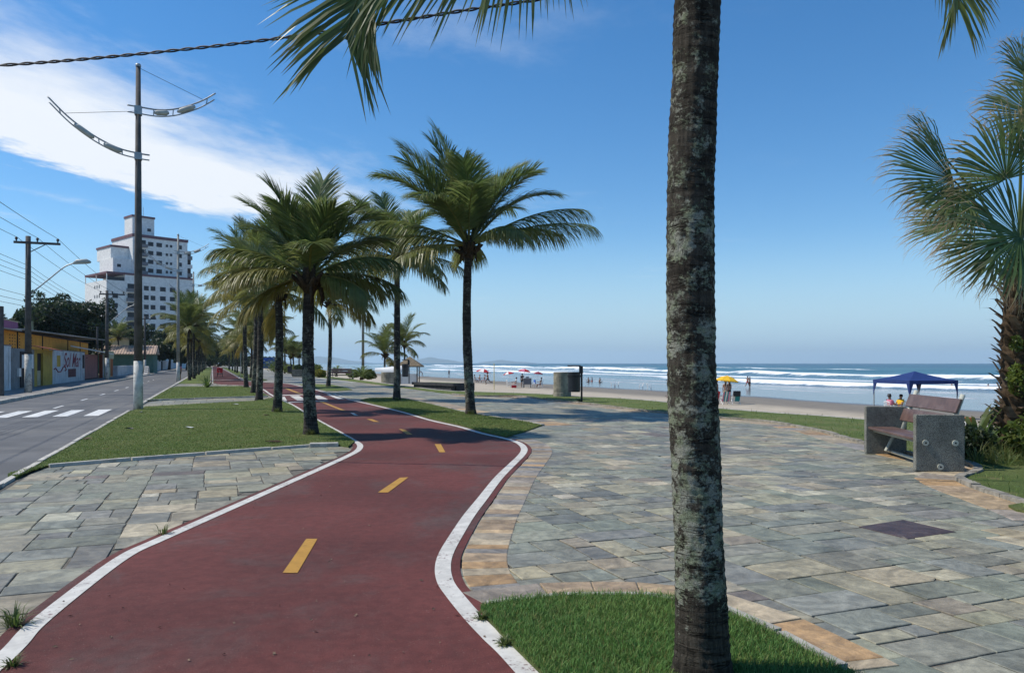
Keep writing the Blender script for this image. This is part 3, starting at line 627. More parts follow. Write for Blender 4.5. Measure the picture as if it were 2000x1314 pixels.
def grass(poly, parent_label, n, h0, h1, wid, name='grass', z=.025, clumps=None, dens_y=1.0, mat='blade'):
    X = np.array([p[0] for p in poly]); Y = np.array([p[1] for p in poly]); bx = (X.min(), X.max(), Y.min(), min(Y.max(), 60))
    tri = np.array(tessellate_polygon([[Vector((p[0], p[1], 0)) for p in poly]])); A, Bv, C = (np.array(poly)[tri[:, i]] for i in range(3))
    ar = .5 * np.abs((Bv[:, 0] - A[:, 0]) * (C[:, 1] - A[:, 1]) - (Bv[:, 1] - A[:, 1]) * (C[:, 0] - A[:, 0])); N8 = n * 14
    k = NR.choice(len(tri), N8, p=ar / ar.sum()); r1 = np.sqrt(NR.random(N8)); r2 = NR.random(N8)
    pt = A[k] * (1 - r1)[:, None] + Bv[k] * (r1 * (1 - r2))[:, None] + C[k] * (r1 * r2)[:, None]; x, y = pt[:, 0], pt[:, 1]
    ok = (np.abs(x) < .72 * y + 1.0) & (y > 2.2) & (y < 62) & (NR.random(N8) < np.clip((bx[2] + 2.5) / y, 0, 1) ** dens_y)
    x = x[ok][:n]; y = y[ok][:n]; n = len(x)
    a = NR.uniform(0, 2 * np.pi, n); hh = NR.uniform(h0, h1, n) * (.7 + .6 * NR.random(n)); ln = NR.uniform(.2, 1.0, n) * hh; wd = wid * NR.uniform(.6, 1.3, n)
    dx, dy = np.cos(a), np.sin(a); b = a + NR.uniform(-1, 1, n) + np.pi / 2
    V = np.zeros((n, 5, 3)); z0 = np.full(n, z)
    V[:, 0] = np.c_[x - dx * wd, y - dy * wd, z0]; V[:, 1] = np.c_[x + dx * wd, y + dy * wd, z0]
    mx, my = x + np.cos(b) * ln * .35, y + np.sin(b) * ln * .35
    V[:, 2] = np.c_[mx + dx * wd * .8, my + dy * wd * .8, z0 + hh * .62]; V[:, 3] = np.c_[mx - dx * wd * .8, my - dy * wd * .8, z0 + hh * .62]
    V[:, 4] = np.c_[x + np.cos(b) * ln, y + np.sin(b) * ln, z0 + hh]
    I = np.arange(n) * 5; Fq = [f for f in np.c_[I, I + 1, I + 2, I + 3].tolist()] + np.c_[I + 3, I + 2, I + 4].tolist()
    o = mk(name, V.reshape(-1, 3), Fq, MT[mat], attrs={'rnd': np.repeat(NR.random(n), 5)})
    return tag(o, parent_label, 'grass', kind='stuff')
grass(lawn_near, 'lush green grass round the foot of the near palm trunk', 75000, .015, .048, .0020, dens_y=0, mat='blade_near')
grass(lawn_left, 'clipped grass between the street and the red cycle path', 80000, .010, .030, .0045, dens_y=1.4)
grass(island, 'clipped grass of the island with two palms beside the cycle path', 34000, .012, .035, .006, dens_y=1)
grass(lawn_sea, 'grass strip between the stone promenade and the beach', 70000, .03, .09, .006, dens_y=1.3)
grass(lawn_mid, 'clipped grass patch beyond the narrow stone walkway', 20000, .012, .035, .008, dens_y=1)
# ------------------------------------------------------------------ palms
class LeafB:
    def __init__(s): s.v = []; s.f = []; s.age = []; s.tip = []
    def strip(s, pts, wid, wdir, age, tips):
        n = len(s.v); k = len(pts)
        for i, p in enumerate(pts):
            if i < k - 1: s.v += [tuple(p - wdir * wid[i]), tuple(p + wdir * wid[i])]; s.age += [age] * 2; s.tip += [tips[i]] * 2
            else: s.v.append(tuple(p)); s.age.append(age); s.tip.append(tips[i])
        for i in range(k - 2): s.f.append((n + 2 * i, n + 2 * i + 1, n + 2 * i + 3, n + 2 * i + 2))
        s.f.append((n + 2 * (k - 2), n + 2 * (k - 2) + 1, n + 2 * (k - 1)))
    def tube(s, pts, rad, age, n=5):
        m = MB().tube(pts, rad, n); o = len(s.v); s.v += m.v; s.f += [tuple(i + o for i in f) for f in m.f]; s.age += [age] * len(m.v); s.tip += [0] * len(m.v)
    def mesh(s, name, mat):
        me = bpy.data.meshes.new(name); me.from_pydata(s.v, [], s.f); me.materials.append(mat)
        for k, a in (('age', s.age), ('tip', s.tip)):
            q = me.attributes.new(k, 'FLOAT', 'POINT'); q.data.foreach_set('value', a)
        return me
def frond_mesh(L, e0, droop, age, seed, n=62, leaf=.62, wid=.0145, wind=0.0, pts=None, power=1.9, hang=.42, normal=None, be0=20):
    """a pinnate frond in the local XZ plane (or along given points): bent rachis with two ranks of leaflets"""
    r = random.Random(seed); b = LeafB()
    if pts is None:
        K = 14; pts = [Vector((0, 0, 0))]
        sw = r.uniform(-.35, .35) + wind
        for i in range(K):
            t = (i + .5) / K; e = e0 - droop * t ** power; a = sw * t ** 2
            pts.append(pts[-1] + Vector((math.cos(e) * math.cos(a), math.cos(e) * math.sin(a), math.sin(e))) * L / K)
    else:
        pts = [Vector(p) for p in crom(pts, 5)]
    K = len(pts) - 1; d = [0]
    for i in range(K): d.append(d[-1] + (pts[i + 1] - pts[i]).length)
    LL = d[-1]
    b.tube(pts, [max(.004, .030 * (1 - i / K) ** 1.1 + .003) * (leaf / .62) ** .5 for i in range(K + 1)], min(1, age + .25))
    def at(t):
        q = t * LL
        for i in range(K):
            if d[i + 1] >= q: break
        f = (q - d[i]) / max(1e-6, d[i + 1] - d[i]); T = (pts[i + 1] - pts[i]).normalized(); return pts[i].lerp(pts[i + 1], f), T
    up = Vector((0, 0, 1))
    for i in range(n):
        t = .17 + .83 * (i + r.uniform(-.25, .25)) / n; t = min(max(t, .16), .995)
        p, T = at(t); S = T.cross(up)
        if S.length < .15: S = T.cross(Vector((0, 1, 0)) if abs(T.z) > .9 else up)
        if normal is not None: S = T.cross(Vector(normal))
        S.normalize(); Nn = S.cross(T).normalized()
        prof = min(1, .40 + (t - .16) * 2.6) * (1 - max(0, t - .62) ** 1.6 * 2.0)
        for s in (-1, 1):
            if r.random() < .04: continue
            al = R(62 - 30 * t + r.uniform(-6, 6)); be = R(be0 - 12 * t + r.uniform(-9, 9))
            D = (T * math.cos(al) + (S * s * math.cos(be) + Nn * math.sin(be)) * math.sin(al)).normalized()
            l = leaf * prof * r.uniform(.86, 1.1); g = hang * r.uniform(.6, 1.3)
            q0 = p; q1 = q0 + D * l * .38; D2 = (D + Vector((0, 0, -1)) * g * .55).normalized(); q2 = q1 + D2 * l * .34; D3 = (D2 + Vector((0, 0, -1)) * g * .8).normalized(); q3 = q2 + D3 * l * .30
            W = D.cross(Nn); W = (W + Nn * r.uniform(-.5, .5)).normalized(); w = wid * r.uniform(.8, 1.15)
            ag = min(1, max(0, age + r.uniform(-.08, .08))); tp = .55 if r.random() < .25 else .1
            b.strip([q0, q1, q2, q3], [w * .7, w, w * .7], W, ag, [0, 0, tp * .4, min(1, tp + age * .5)])
    return b
def trunk_mesh(h, r0, r1, pts=None, seg=18, rings=70, seed=0, amp=.04, ringamp=.02):
    r = random.Random(seed)
    if pts is None:
        a = r.uniform(0, 6.28); k = r.uniform(.01, .035) * h
        pts = [(k * math.cos(a) * math.sin(t * 2.6), k * math.sin(a) * math.sin(t * 2.6), h * t) for t in (0, .25, .5, .75, 1)]
    c = crom(pts, 30); c = np.array(c); zz = np.linspace(pts[0][2], pts[-1][2], rings + 1); V = []
    for i, z in enumerate(zz):
        t = i / rings; x = np.interp(z, c[:, 2], c[:, 0]); y = np.interp(z, c[:, 2], c[:, 1])
        rad = (r0 + (r1 - r0) * min(1, t * 1.05)) * (1 + .35 * math.exp(-max(0, z) / .14 / max(.6, r0 / .15))) * (1 + ringamp * (1 if i % 3 == 0 else -.5) + .05 * mnoise.noise((seed, z * 1.9, 0)))
        for j in range(seg):
            a = 2 * math.pi * j / seg; q = rad * (1 + amp * mnoise.noise((math.cos(a) * 1.6 + seed, math.sin(a) * 1.6, z * 3.2)) + amp * .6 * mnoise.noise((math.cos(a) * 5 + seed, math.sin(a) * 5, z * 14)))
            V.append((x + q * math.cos(a), y + q * math.sin(a), z))
    Fc = [(i * seg + j, i * seg + (j + 1) % seg, (i + 1) * seg + (j + 1) % seg, (i + 1) * seg + j) for i in range(rings) for j in range(seg)]
    return V, Fc, (c[-1][0], c[-1][1])
FV = {}
def variant(kind, i):
    k = (kind, i)
    if k not in FV:
        e, dr, ag, ln = {'up': (80, 26, .02, 1.04), 'high': (64, 46, .05, 1.02), 'mid': (42, 58, .10, 1.0), 'flat': (18, 55, .22, .97), 'low': (-10, 50, .42, .9), 'dead': (-38, 45, .85, .75)}[kind]
        FV[k] = frond_mesh(2.7 * ln, R(e + (i - 1) * 5), R(dr + (i - 1) * 9), ag + .05 * i, 17 * i + len(kind), n=100, leaf=.95, hang={'up': .25, 'high': .4, 'mid': .6, 'flat': .95, 'low': .8, 'dead': .9}[kind], be0={'up': 20, 'high': 18, 'mid': 5}.get(kind, -18)).mesh('frond', MT['frond'])
    return FV[k]
CROWN = None
def crown_base(root, top, h, sc, seed):
    r = random.Random(seed); m = MB()
    for k in range(11):
        a = k * 2.4; e = r.uniform(.45, 1.1); q = Vector((math.cos(a) * math.cos(e), math.sin(a) * math.cos(e), math.sin(e)))
        b0 = Vector((top[0], top[1], h - .25 * sc)) + Vector((q.x, q.y, 0)) * .05 * sc
        m.tube([b0, b0 + q * .28 * sc, b0 + q * .52 * sc], [.075 * sc, .06 * sc, .035 * sc], 6)
    m.lathe([(.10 * sc, -.35 * sc), (.17 * sc, -.18 * sc), (.19 * sc, 0), (.14 * sc, .22 * sc), (.04 * sc, .4 * sc)], 10, (top[0], top[1], h))
    m.build('crown_base', MT['fibre'], root, smooth=True)
    m = MB()
    for k in range(4):                                                        # torn sheath and dry spathes hanging under the crown
        a = r.uniform(0, 6.28); d = Vector((math.cos(a), math.sin(a), 0)); p = Vector((top[0], top[1], h - .15 * sc)) + d * .12 * sc
        m.tube([p, p + d * .13 * sc + Vector((0, 0, -.05 * sc)), p + d * .17 * sc + Vector((0, 0, -.25 * sc)), p + d * .12 * sc + Vector((0, 0, -.38 * sc * r.uniform(.8, 1.3)))], [.03 * sc, .045 * sc, .03 * sc, .006], 5)
    m.build('dry_spathe', MT['fibre'], root, smooth=True)
GEN = [('up', 4), ('high', 6), ('mid', 6), ('flat', 4), ('low', 2)]
TV = {}
def palm(u=None, v=None, xy=None, h=4.0, sc=1.0, seed=0, label='', group=None, r0=.135, gen=GEN, wind=True, dead=0, trunk_var=None, name='coconut_palm', z0=0.0):
    x, y = xy or UV(u, v); root = empty(name, (x, y, z0)); tag(root, label, 'palm', group)
    r = random.Random(seed)
    if trunk_var is not None and (trunk_var, h) in TV:
        me, top = TV[(trunk_var, h)]; o = bpy.data.objects.new('trunk', me); COL.objects.link(o); o.parent = root
    else:
        V, Fc, top = trunk_mesh(h, r0, r0 * .78, seed=seed, seg=20, rings=int(h * 26))
        o = mk('trunk', V, [list(f) for f in Fc], MT['bark'], root, smooth=True)
        if trunk_var is not None: TV[(trunk_var, h)] = (o.data, top)
    crown_base(root, top, h, sc, seed)
    k = r.randint(0, 20)
    for kind, n in list(gen) + ([('dead', dead)] if dead else []):
        for i in range(n):
            a = k * 2.39996 + r.uniform(-.25, .25); k += 1
            f = mkd('frond', variant(kind, r.randint(0, 2)), root, (top[0] + .06 * math.cos(a), top[1] + .06 * math.sin(a), h + r.uniform(-.05, .15)), a, sc * r.uniform(.86, 1.08))
            f.rotation_euler = (r.uniform(-.12, .12), r.uniform(-.06, .06), a)
    return root
def palm_custom(xy, h, r0, fronds, label, seed, bark='bark', trunk_pts=None, seg=24, rings=None, r1=None, sc=1.0, leaf=.7, n=70, group=None, name='coconut_palm', ls=1.0):
    root = empty(name, (xy[0], xy[1], 0)); tag(root, label, 'palm', group); r = random.Random(seed)
    V, Fc, top = trunk_mesh(h, r0, r1 or r0 * .8, trunk_pts, seg, rings or int(h * 26), seed)
    mk('trunk', V, [list(f) for f in Fc], MT[bark], root, smooth=True)
    crown_base(root, top, h, sc, seed)
    for i, (az, el, L, dr, ag) in enumerate(fronds):
        L *= ls; b = frond_mesh(L, R(el), R(dr * .68), ag, seed * 50 + i, n=n, leaf=leaf * (.75 + .25 * L / 3.2), hang=.25 if el > 60 else .45 if el > 32 else 1.0, be0=20 if el > 50 else 5 if el > 32 else -20)
        o = mkd('frond', b.mesh('frond', MT['frond']), root, (top[0] + .05 * math.cos(R(az)), top[1] + .05 * math.sin(R(az)), h + .08), R(az)); o.rotation_euler[0] = r.uniform(-.15, .15)
    return root, top
# azimuths: 0 right, 90 away, 180 left, 270 towards the eye
RW = 'coconut palms on the lawns beside the cycle path'
x, y = G(608, 850)
palm_custom((x, y), 3.35, .14, [(140, 68, 2.6, 45, 0), (60, 66, 2.5, 50, 0), (262, 74, 2.1, 50, 0), (0, 58, 2.5, 60, .03), (180, 62, 2.6, 50, .02), (85, 82, 2.95, 24, 0), (200, 76, 2.6, 38, 0), (20, 70, 2.5, 60, 0), (310, 70, 2.2, 70, .03), (165, 52, 2.6, 70, .05), (10, 45, 2.5, 75, .05), (120, 50, 2.5, 75, .06), (60, 48, 2.4, 80, .06), (290, 42, 2.0, 95, .1),
    (185, 30, 2.6, 62, .18), (170, 14, 2.7, 52, .34), (352, 24, 2.5, 66, .2), (5, 6, 2.6, 60, .30), (335, -4, 2.2, 62, .35), (215, 10, 2.3, 70, .45), (100, 12, 2.4, 72, .3), (40, 8, 2.3, 72, .35), (20, -20, 2.0, 50, .55), (190, -18, 2.1, 50, .6)],
    'stout coconut palm at the near right corner of the left lawn', 11, leaf=.88, n=115, group=RW, ls=.76)
x, y = G(920, 810)
palm_custom((x, y), 5.0, .145, [(120, 70, 3.6, 40, 0), (70, 66, 3.3, 55, 0), (215, 62, 3.3, 55, .02), (262, 72, 2.8, 60, 0), (0, 62, 3.2, 55, .02), (145, 62, 3.6, 50, 0), (190, 80, 3.4, 40, 0), (155, 80, 4.1, 34, 0), (185, 68, 3.9, 48, 0), (100, 75, 3.6, 45, 0), (30, 72, 3.2, 60, 0), (340, 66, 3.0, 80, .02), (170, 55, 3.6, 66, .03), (205, 52, 3.5, 70, .03), (135, 52, 3.4, 70, .04), (15, 52, 3.3, 82, .04), (60, 50, 3.2, 80, .05), (280, 55, 2.8, 95, .05), (240, 45, 3.0, 90, .08),
    (2, 30, 3.9, 52, .10), (350, 18, 4.0, 48, .12), (25, 26, 3.4, 70, .12), (180, 26, 3.7, 62, .12), (192, 12, 3.5, 58, .22), (168, 4, 3.4, 60, .28), (90, 15, 3.2, 70, .2), (310, 20, 2.9, 88, .2), (220, -4, 3.2, 55, .3)],
    'tallest coconut palm, at the near end of the grass island', 12, leaf=1.08, n=130, group=RW, ls=.93)
x, y = G(775, 781.5)
palm_custom((x, y), 5.9, .145, [(160, 66, 3.3, 50, 0), (90, 64, 3.2, 55, 0), (20, 64, 3.1, 55, 0), (225, 58, 3.0, 60, .03), (120, 78, 3.2, 40, 0), (190, 66, 3.3, 55, 0), (60, 66, 3.2, 60, 0), (250, 60, 2.8, 90, .03), (330, 60, 2.8, 85, .03), (175, 45, 3.6, 60, .06), (205, 36, 3.6, 62, .08), (150, 46, 3.3, 72, .06), (20, 45, 3.2, 80, .06), (80, 40, 3.2, 82, .08), (290, 38, 2.8, 100, .1),
    (182, 18, 3.5, 55, .16), (165, 6, 3.3, 58, .25), (355, 22, 3.2, 68, .16), (15, 6, 3.2, 66, .25), (220, 4, 3.0, 72, .3), (120, 10, 3.0, 72, .25), (45, 6, 3.0, 70, .25), (320, 2, 2.8, 74, .3), (195, -14, 2.9, 52, .4), (340, -18, 2.7, 52, .4)],
    'coconut palm at the far end of the grass island, in front of the beach hut', 13, leaf=1.0, n=115, group=RW, ls=.92)
palm(xy=G(641, 755), h=5.4, sc=1.05, seed=14, label='slim coconut palm on the small grass triangle near the second bench', group=RW, r0=.14)
for i, (px, py, h, sc, sd_, ordn) in enumerate(((541, 805, 3.7, .80, 21, 'second'), (506, 782, 5.1, .92, 22, 'third'), (495, 768, 5.6, .98, 23, 'fourth'), (481, 757, 5.4, 1.0, 24, 'fifth'))):
    palm(xy=G(px, py), h=h, sc=sc, seed=sd_, label=f'{ordn} coconut palm in the row along the left edge of the red path', group=RW, r0=.14, dead=1 if i == 0 else 0)
FARL = 'coconut palm in the shady row between the street and the distant red path'
FARR = 'coconut palm in the row on the sea side of the distant red path'
for i in range(15):
    u = 74 + i * 7.2 + (i * i) * .35
    palm(u=u, v=-1.9 + .25 * math.sin(i * 2.1), h=(4.6, 5.2, 4.2, 5.0)[i % 4], sc=1.12, seed=40 + i, label=FARL, group='palms lining the far cycle path, street side', trunk_var=i % 3, gen=GEN if i < 5 else [('high', 4), ('mid', 6), ('flat', 4), ('low', 2)], dead=1 if i % 4 == 1 else 0)
for i in range(13):
    u = 66 + i * 8.0 + (i * i) * .35
    palm(u=u, v=3.7 + .2 * math.sin(i * 1.7), h=(4.2, 4.9, 4.5)[i % 3], sc=1.08, seed=70 + i, label=FARR, group='palms lining the far cycle path, sea side', trunk_var=i % 3, gen=GEN if i < 4 else [('high', 4), ('mid', 6), ('flat', 4), ('low', 2)], dead=1 if i == 3 else 0)
# young palms on the beach edge and a small clump far along the promenade
SMALL = [('up', 2), ('high', 4), ('mid', 5), ('flat', 3), ('low', 1)]
for px, py, h, sc, sd_, lb in ((752, 742, 2.3, .95, 101, 'small yellowish young coconut palm left of the beach hut'), (789, 741, 3.3, 1.0, 102, 'young coconut palm rising behind the thatched beach hut')):
    palm(xy=G(px, py), h=h, sc=sc, seed=sd_, label=lb, r0=.10, gen=SMALL)
for i, (px, h) in enumerate(((556, 3.4), (573, 2.9), (585, 2.7), (567, 2.5))):
    palm(xy=G(px, 729.5 - i * .4), h=h, sc=1.0, seed=110 + i, label='small palm in the clump beyond the bins on the promenade', group='small palms in the far promenade clump', r0=.12, gen=[('high', 5), ('mid', 6), ('flat', 3)], trunk_var=('s', i))
for i, (px, v, h) in enumerate(((232, -13.5, 5.5), (220, -16, 4.8))):
    palm(u=fu(px, v), v=v, h=h, sc=1.1, seed=120 + i, label=('coconut palm behind the low wall next to the green house', 'shorter coconut palm behind the orange street door')[i], gen=SMALL, r0=.14)

# the near palm: its trunk crosses the picture, two frond tips hang into it
nx, ny = .94, 3.78
npal = empty('coconut_palm', (nx, ny, 0)); tag(npal, 'lichen-spotted coconut palm trunk rising from the near grass beside the path', 'palm', RW)
V, Fc, top = trunk_mesh(6.0, .122, .104, [(0, 0, -.05), (-.012, 0, .5), (-.055, 0, 1.5), (-.062, 0, 2.3), (-.03, 0, 3.2), (.02, 0, 4.5), (.06, 0, 6.0)], 72, 400, 5, .055, .018)
mk('trunk', V, [list(f) for f in Fc], MT['bark_near'], npal, smooth=True)
crown_base(npal, top, 6.0, 1.0, 5)
tipL = [(top[0], top[1], 6.05)] + [tuple(P(*q) - Vector((nx, ny, 0))) for q in ((1270, -720, 3.75), (1150, -330, 3.7), (1010, -150, 3.6), (830, -105, 3.5), (738, -62, 3.45), (694, 8, 3.42), (676, 78, 3.42))]
b = frond_mesh(1, 0, 0, .05, 900, n=290, leaf=.70, wid=.0085, pts=tipL, hang=.22, normal=(0, -1, .15)); mkd('frond', b.mesh('frond', MT['frond']), npal)
tipR = [(top[0], top[1], 6.05)] + [tuple(P(*q) - Vector((nx, ny, 0))) for q in ((1560, -800, 4.1), (1720, -430, 4.5), (1815, -200, 4.7), (1868, -50, 4.8), (1872, 20, 4.85))]
b = frond_mesh(1, 0, 0, .10, 901, n=200, leaf=.62, wid=.009, pts=tipR, hang=.5, normal=(.3, -1, .15)); mkd('frond', b.mesh('frond', MT['frond']), npal)
for i, (az, el, L, dr, ag) in enumerate(((60, 80, 2.3, 35, 0), (150, 72, 2.4, 50, 0), (270, 70, 2.2, 60, 0), (20, 66, 2.4, 60, 0), (210, 60, 2.3, 70, .03), (320, 58, 2.3, 70, .03), (100, 56, 2.4, 60, .05), (30, 42, 2.2, 60, .1), (345, 36, 2.2, 62, .1), (250, 36, 2.1, 75, .1), (300, 25, 2.2, 70, .15), (5, 52, 2.3, 60, .1))):
    b = frond_mesh(L, R(el), R(dr), ag, 910 + i, n=54, leaf=.55); mkd('frond', b.mesh('frond', MT['frond']), npal, (top[0], top[1], 6.05), R(az))

# ------------------------------------------------------------------ the fan palm at the right
def fan_leaf(root, foot, hub, axis, face, rad, seed, spread=118, nseg=46, age=.05, droop=.7, fray=1.0):
    """petiole from the crown to the hub, then ray-like folded segments with frayed, drooping tips; root-local coordinates"""
    r = random.Random(seed); b = LeafB(); foot = Vector(foot); hub = Vector(hub)
    mid = foot.lerp(hub, .5) + Vector((0, 0, .08 * (hub - foot).length))
    b.tube([foot, mid, hub], [.03, .022, .014], .35, 6)
    A = Vector(axis).normalized(); Fn = Vector(face).normalized(); Fn = (Fn - A * Fn.dot(A)).normalized(); S = A.cross(Fn)
    for i in range(nseg):
        th = R((-1 + 2 * (i + .5) / nseg) * spread + r.uniform(-2, 2)); D = (A * math.cos(th) + S * math.sin(th) + Fn * (.16 if i % 2 else -.02)).normalized()
        l = rad * (1 - .22 * (abs(th) / R(spread)) ** 2) * r.uniform(.9, 1.06)
        W = D.cross(Fn).normalized(); w0 = .5 * l * R(2 * spread / nseg) * .62
        q = [hub + D * .015]; cur = D.copy(); pts = q[:]
        for k, st in enumerate((.30, .26, .20, .14, .12)):
            pts.append(pts[-1] + cur * l * st); cur = (cur + Vector((0, 0, -1)) * droop * (0, .10, .42, .8, 1.2)[k] * r.uniform(.6, 1.4) + Vector((r.uniform(-1, 1) - .9, r.uniform(-1, 1), 0)) * .14 * k * fray).normalized()
        tw = (W + Fn * r.uniform(-.45, .45)).normalized()
        b.strip(pts, [.004, w0 * .62, w0 * 1.05, w0 * .80, w0 * .30], tw, age + r.uniform(0, .12), [0, 0, .03, .22 * fray, .8 * fray, 1.0])
        for z_ in range(2 if fray > .5 else 0):                           # loose threads
            p0 = pts[3].lerp(pts[4], r.random()); d = (D * .6 + Vector((r.uniform(-.8, .8), r.uniform(-.8, .8), r.uniform(-1, .35)))).normalized()
            p1 = p0 + d * rad * .12; p2 = p1 + (d + Vector((0, 0, -.8))).normalized() * rad * .12
            b.strip([p0, p1, p2], [.003, .0025], W, .3, [.9, 1, 1])
    return mkd('fan_leaf', b.mesh('fan_leaf', MT['fan']), root)
fx, fy = 8.32, 12.65
fan = empty('fan_palm', (fx, fy, 0)); tag(fan, 'thick shaggy fan palm with windblown fraying leaves behind the concrete bench', 'palm')
V, Fc, _ = trunk_mesh(3.25, .27, .19, [(.05, 0, -.05), (.02, 0, 1), (.0, 0, 2), (.02, 0, 3.25)], 24, 80, 31, .10, .05)
mk('trunk', V, [list(f) for f in Fc], MT['fibre'], fan, smooth=True)
rb = random.Random(3)
for k in range(150):                                                       # stubs of old leaf stalks
    z = .25 + 2.9 * (k / 150) + rb.uniform(-.05, .05); a = k * 2.39996 + rb.uniform(-.2, .2); q = Vector((math.cos(a), math.sin(a), 0)); rr = .25 - .06 * z / 3.2
    p = q * rr + Vector((.02, 0, z)); l = rb.uniform(.14, .30); s_ = Vector((-q.y, q.x, 0)); up = Vector((0, 0, rb.uniform(.25, .9)))
    d = (q * rb.uniform(.35, .8) + up + s_ * rb.uniform(-.3, .3)).normalized(); w_ = rb.uniform(.03, .07)
    m = MB(); e = p + d * l; e2 = e + (d + q * .9 + Vector((0, 0, -.6))).normalized() * l * .5
    m.add([p - s_ * w_ * 1.3, p + s_ * w_ * 1.3, p + q * .03, e - s_ * w_ * .8, e + s_ * w_ * .8, e + q * .02, e2], [(0, 2, 5, 3), (2, 1, 4, 5), (1, 0, 3, 4), (3, 5, 6), (5, 4, 6), (4, 3, 6)]).build('leaf_stub', MT['boot'], fan)
def fl(px, py, Y): return tuple(P(px, py, Y) - Vector((fx, fy, 0)))
cr = (.02, 0, 3.2)
fan_leaf(fan, cr, fl(1862, 352, 12.4), (-1, -.15, .10), (.1, -1, .45), 1.38, 1, 78, 58, .06, .8)
fan_leaf(fan, cr, fl(1838, 300, 12.9), (-.55, .1, .85), (.6, -.8, .3), 1.10, 2, 40, 34, .05, 2.2)
fan_leaf(fan, cr, fl(1992, 462, 11.9), (-.85, -.25, -.15), (-.1, -1, .3), 1.55, 3, 104, 76, .02, .5, .7)
fan_leaf(fan, cr, fl(1965, 350, 12.2), (-.35, -.2, .8), (-.1, -1, .1), 1.30, 4, 100, 66, .10, 1.0)
fan_leaf(fan, cr, fl(2020, 225, 12.3), (-.9, .1, .20), (.2, -1, .5), 1.05, 5, 74, 48, .35, 1.3)
fan_leaf(fan, cr, fl(2000, 140, 12.9), (-.45, .0, .9), (.3, -1, .2), .80, 6, 50, 34, .25, 2.2)
fan_leaf(fan, cr, fl(2060, 330, 12.2), (.5, -.2, .7), (-.1, -1, .2), 1.3, 7, 104, 60, .06, .9)
fan_leaf(fan, cr, fl(2120, 430, 12.5), (1, -.1, .1), (0, -.6, .8), 1.3, 8, 104, 56, .06, .8)
fan_leaf(fan, cr, fl(1905, 430, 13.4), (-.8, .5, .0), (-.2, -.7, .7), 1.30, 9, 90, 56, .05, .9)
fan_leaf(fan, cr, fl(2030, 480, 13.4), (.4, .9, .1), (0, -.4, .9), 1.2, 10, 104, 50, .06, .8)
fan_leaf(fan, cr, fl(2050, 180, 13.2), (.3, .3, .9), (0, -.8, .5), 1.1, 11, 100, 48, .1, 1.1)
fan_leaf(fan, cr, fl(1950, 470, 12.2), (-.60, -.2, -.75), (-.5, -.8, .2), 1.15, 12, 70, 48, .2, .4, .9)
fan_leaf(fan, cr, fl(1880, 375, 12.2), (-.8, -.3, -.5), (-.4, -.9, .3), 1.15, 13, 60, 44, .12, .7)

# ------------------------------------------------------------------ shrubs, rosettes, trees
def rosette(name, loc, n, L, w_, seed, label, cat='plant', age=.05, mat='agave', up=(35, 85), group=None, bend=70):
    r = random.Random(seed); root = empty(name, loc); tag(root, label, cat, group)
    for i in range(n):
        b = LeafB(); a = i * 2.39996; e = R(up[0] + (up[1] - up[0]) * (i / n)); l = L * r.uniform(.75, 1.1); q = Vector((math.cos(a), math.sin(a), 0)); pts = [Vector((0, 0, .02)) + q * .03]
        for k in range(5):
            ee = e - R(bend) * (k / 4) ** 1.8 * r.uniform(.5, 1.1); pts.append(pts[-1] + (q * math.cos(ee) + Vector((0, 0, math.sin(ee)))) * l / 5)
        b.strip(pts, [w_ * .7, w_, w_, w_ * .8, w_ * .5], Vector((-q.y, q.x, r.uniform(-.2, .2))).normalized(), age + r.uniform(0, .2), [0, 0, 0, .1, .3, .6])
        mkd('leaf', b.mesh('leaf', MT[mat]), root)
    return root
def gxy(px, py, z=0.0): return G(px, py) + (z,)
rosette('spiky_plant', gxy(405, 757), 30, 1.05, .04, 1, 'spiky green plant on the second lawn patch by the street', up=(20, 85))
rosette('broad_leaf_plant', (7.8, 12.9, .02), 22, 1.05, .05, 2, 'bright green strap-leaved plant left of the fan palm trunk', up=(30, 85))
def cycad(loc, sc, seed, label):
    root = empty('cycad', loc); tag(root, label, 'plant'); r = random.Random(seed)
    mkm = MB().lathe([(.16, 0), (.18, .15), (.12, .3)], 8); mkm.build('stem', MT['fibre'], root)
    for i in range(20):
        a = i * 2.4; e = 18 + 60 * (i / 20); b = frond_mesh(1.25, R(e), R(70), .0, seed * 30 + i, n=28, leaf=.20, wid=.014, hang=.2)
        mkd('frond', b.mesh('frond', MT['frond']), root, (0, 0, .28), a, sc)
cycad(gxy(706, 742), 1.15, 5, 'dark cycad at the foot of the tall promenade lamp post')
cycad(gxy(657, 735), 1.1, 6, 'dark cycad behind the second bench')
def shrub(name, loc, rx, rz, n, seed, label, mat='shrubleaf', age=.1, leaf=.06, cat='shrub', group=None):
    r = np.random.default_rng(seed); root = empty(name, loc); tag(root, label, cat, group)
    mm = MB()
    for k in range(6):
        a = k * 1.1; mm.tube([(0, 0, 0), (rx * .3 * math.cos(a), rx * .3 * math.sin(a), rz * .6), (rx * .6 * math.cos(a), rx * .6 * math.sin(a), rz * 1.3)], [.025, .015, .006], 5)
    mm.build('stem', MT['treebark'], root)
    leaves(root, [(0, 0, rz, rx, rz)] + [(r.uniform(-.6, .6) * rx, r.uniform(-.6, .6) * rx, rz * r.uniform(.5, 1.5), rx * .5, rz * .5) for _ in range(7)], n, leaf, r, mat, age, 'foliage')
    return root
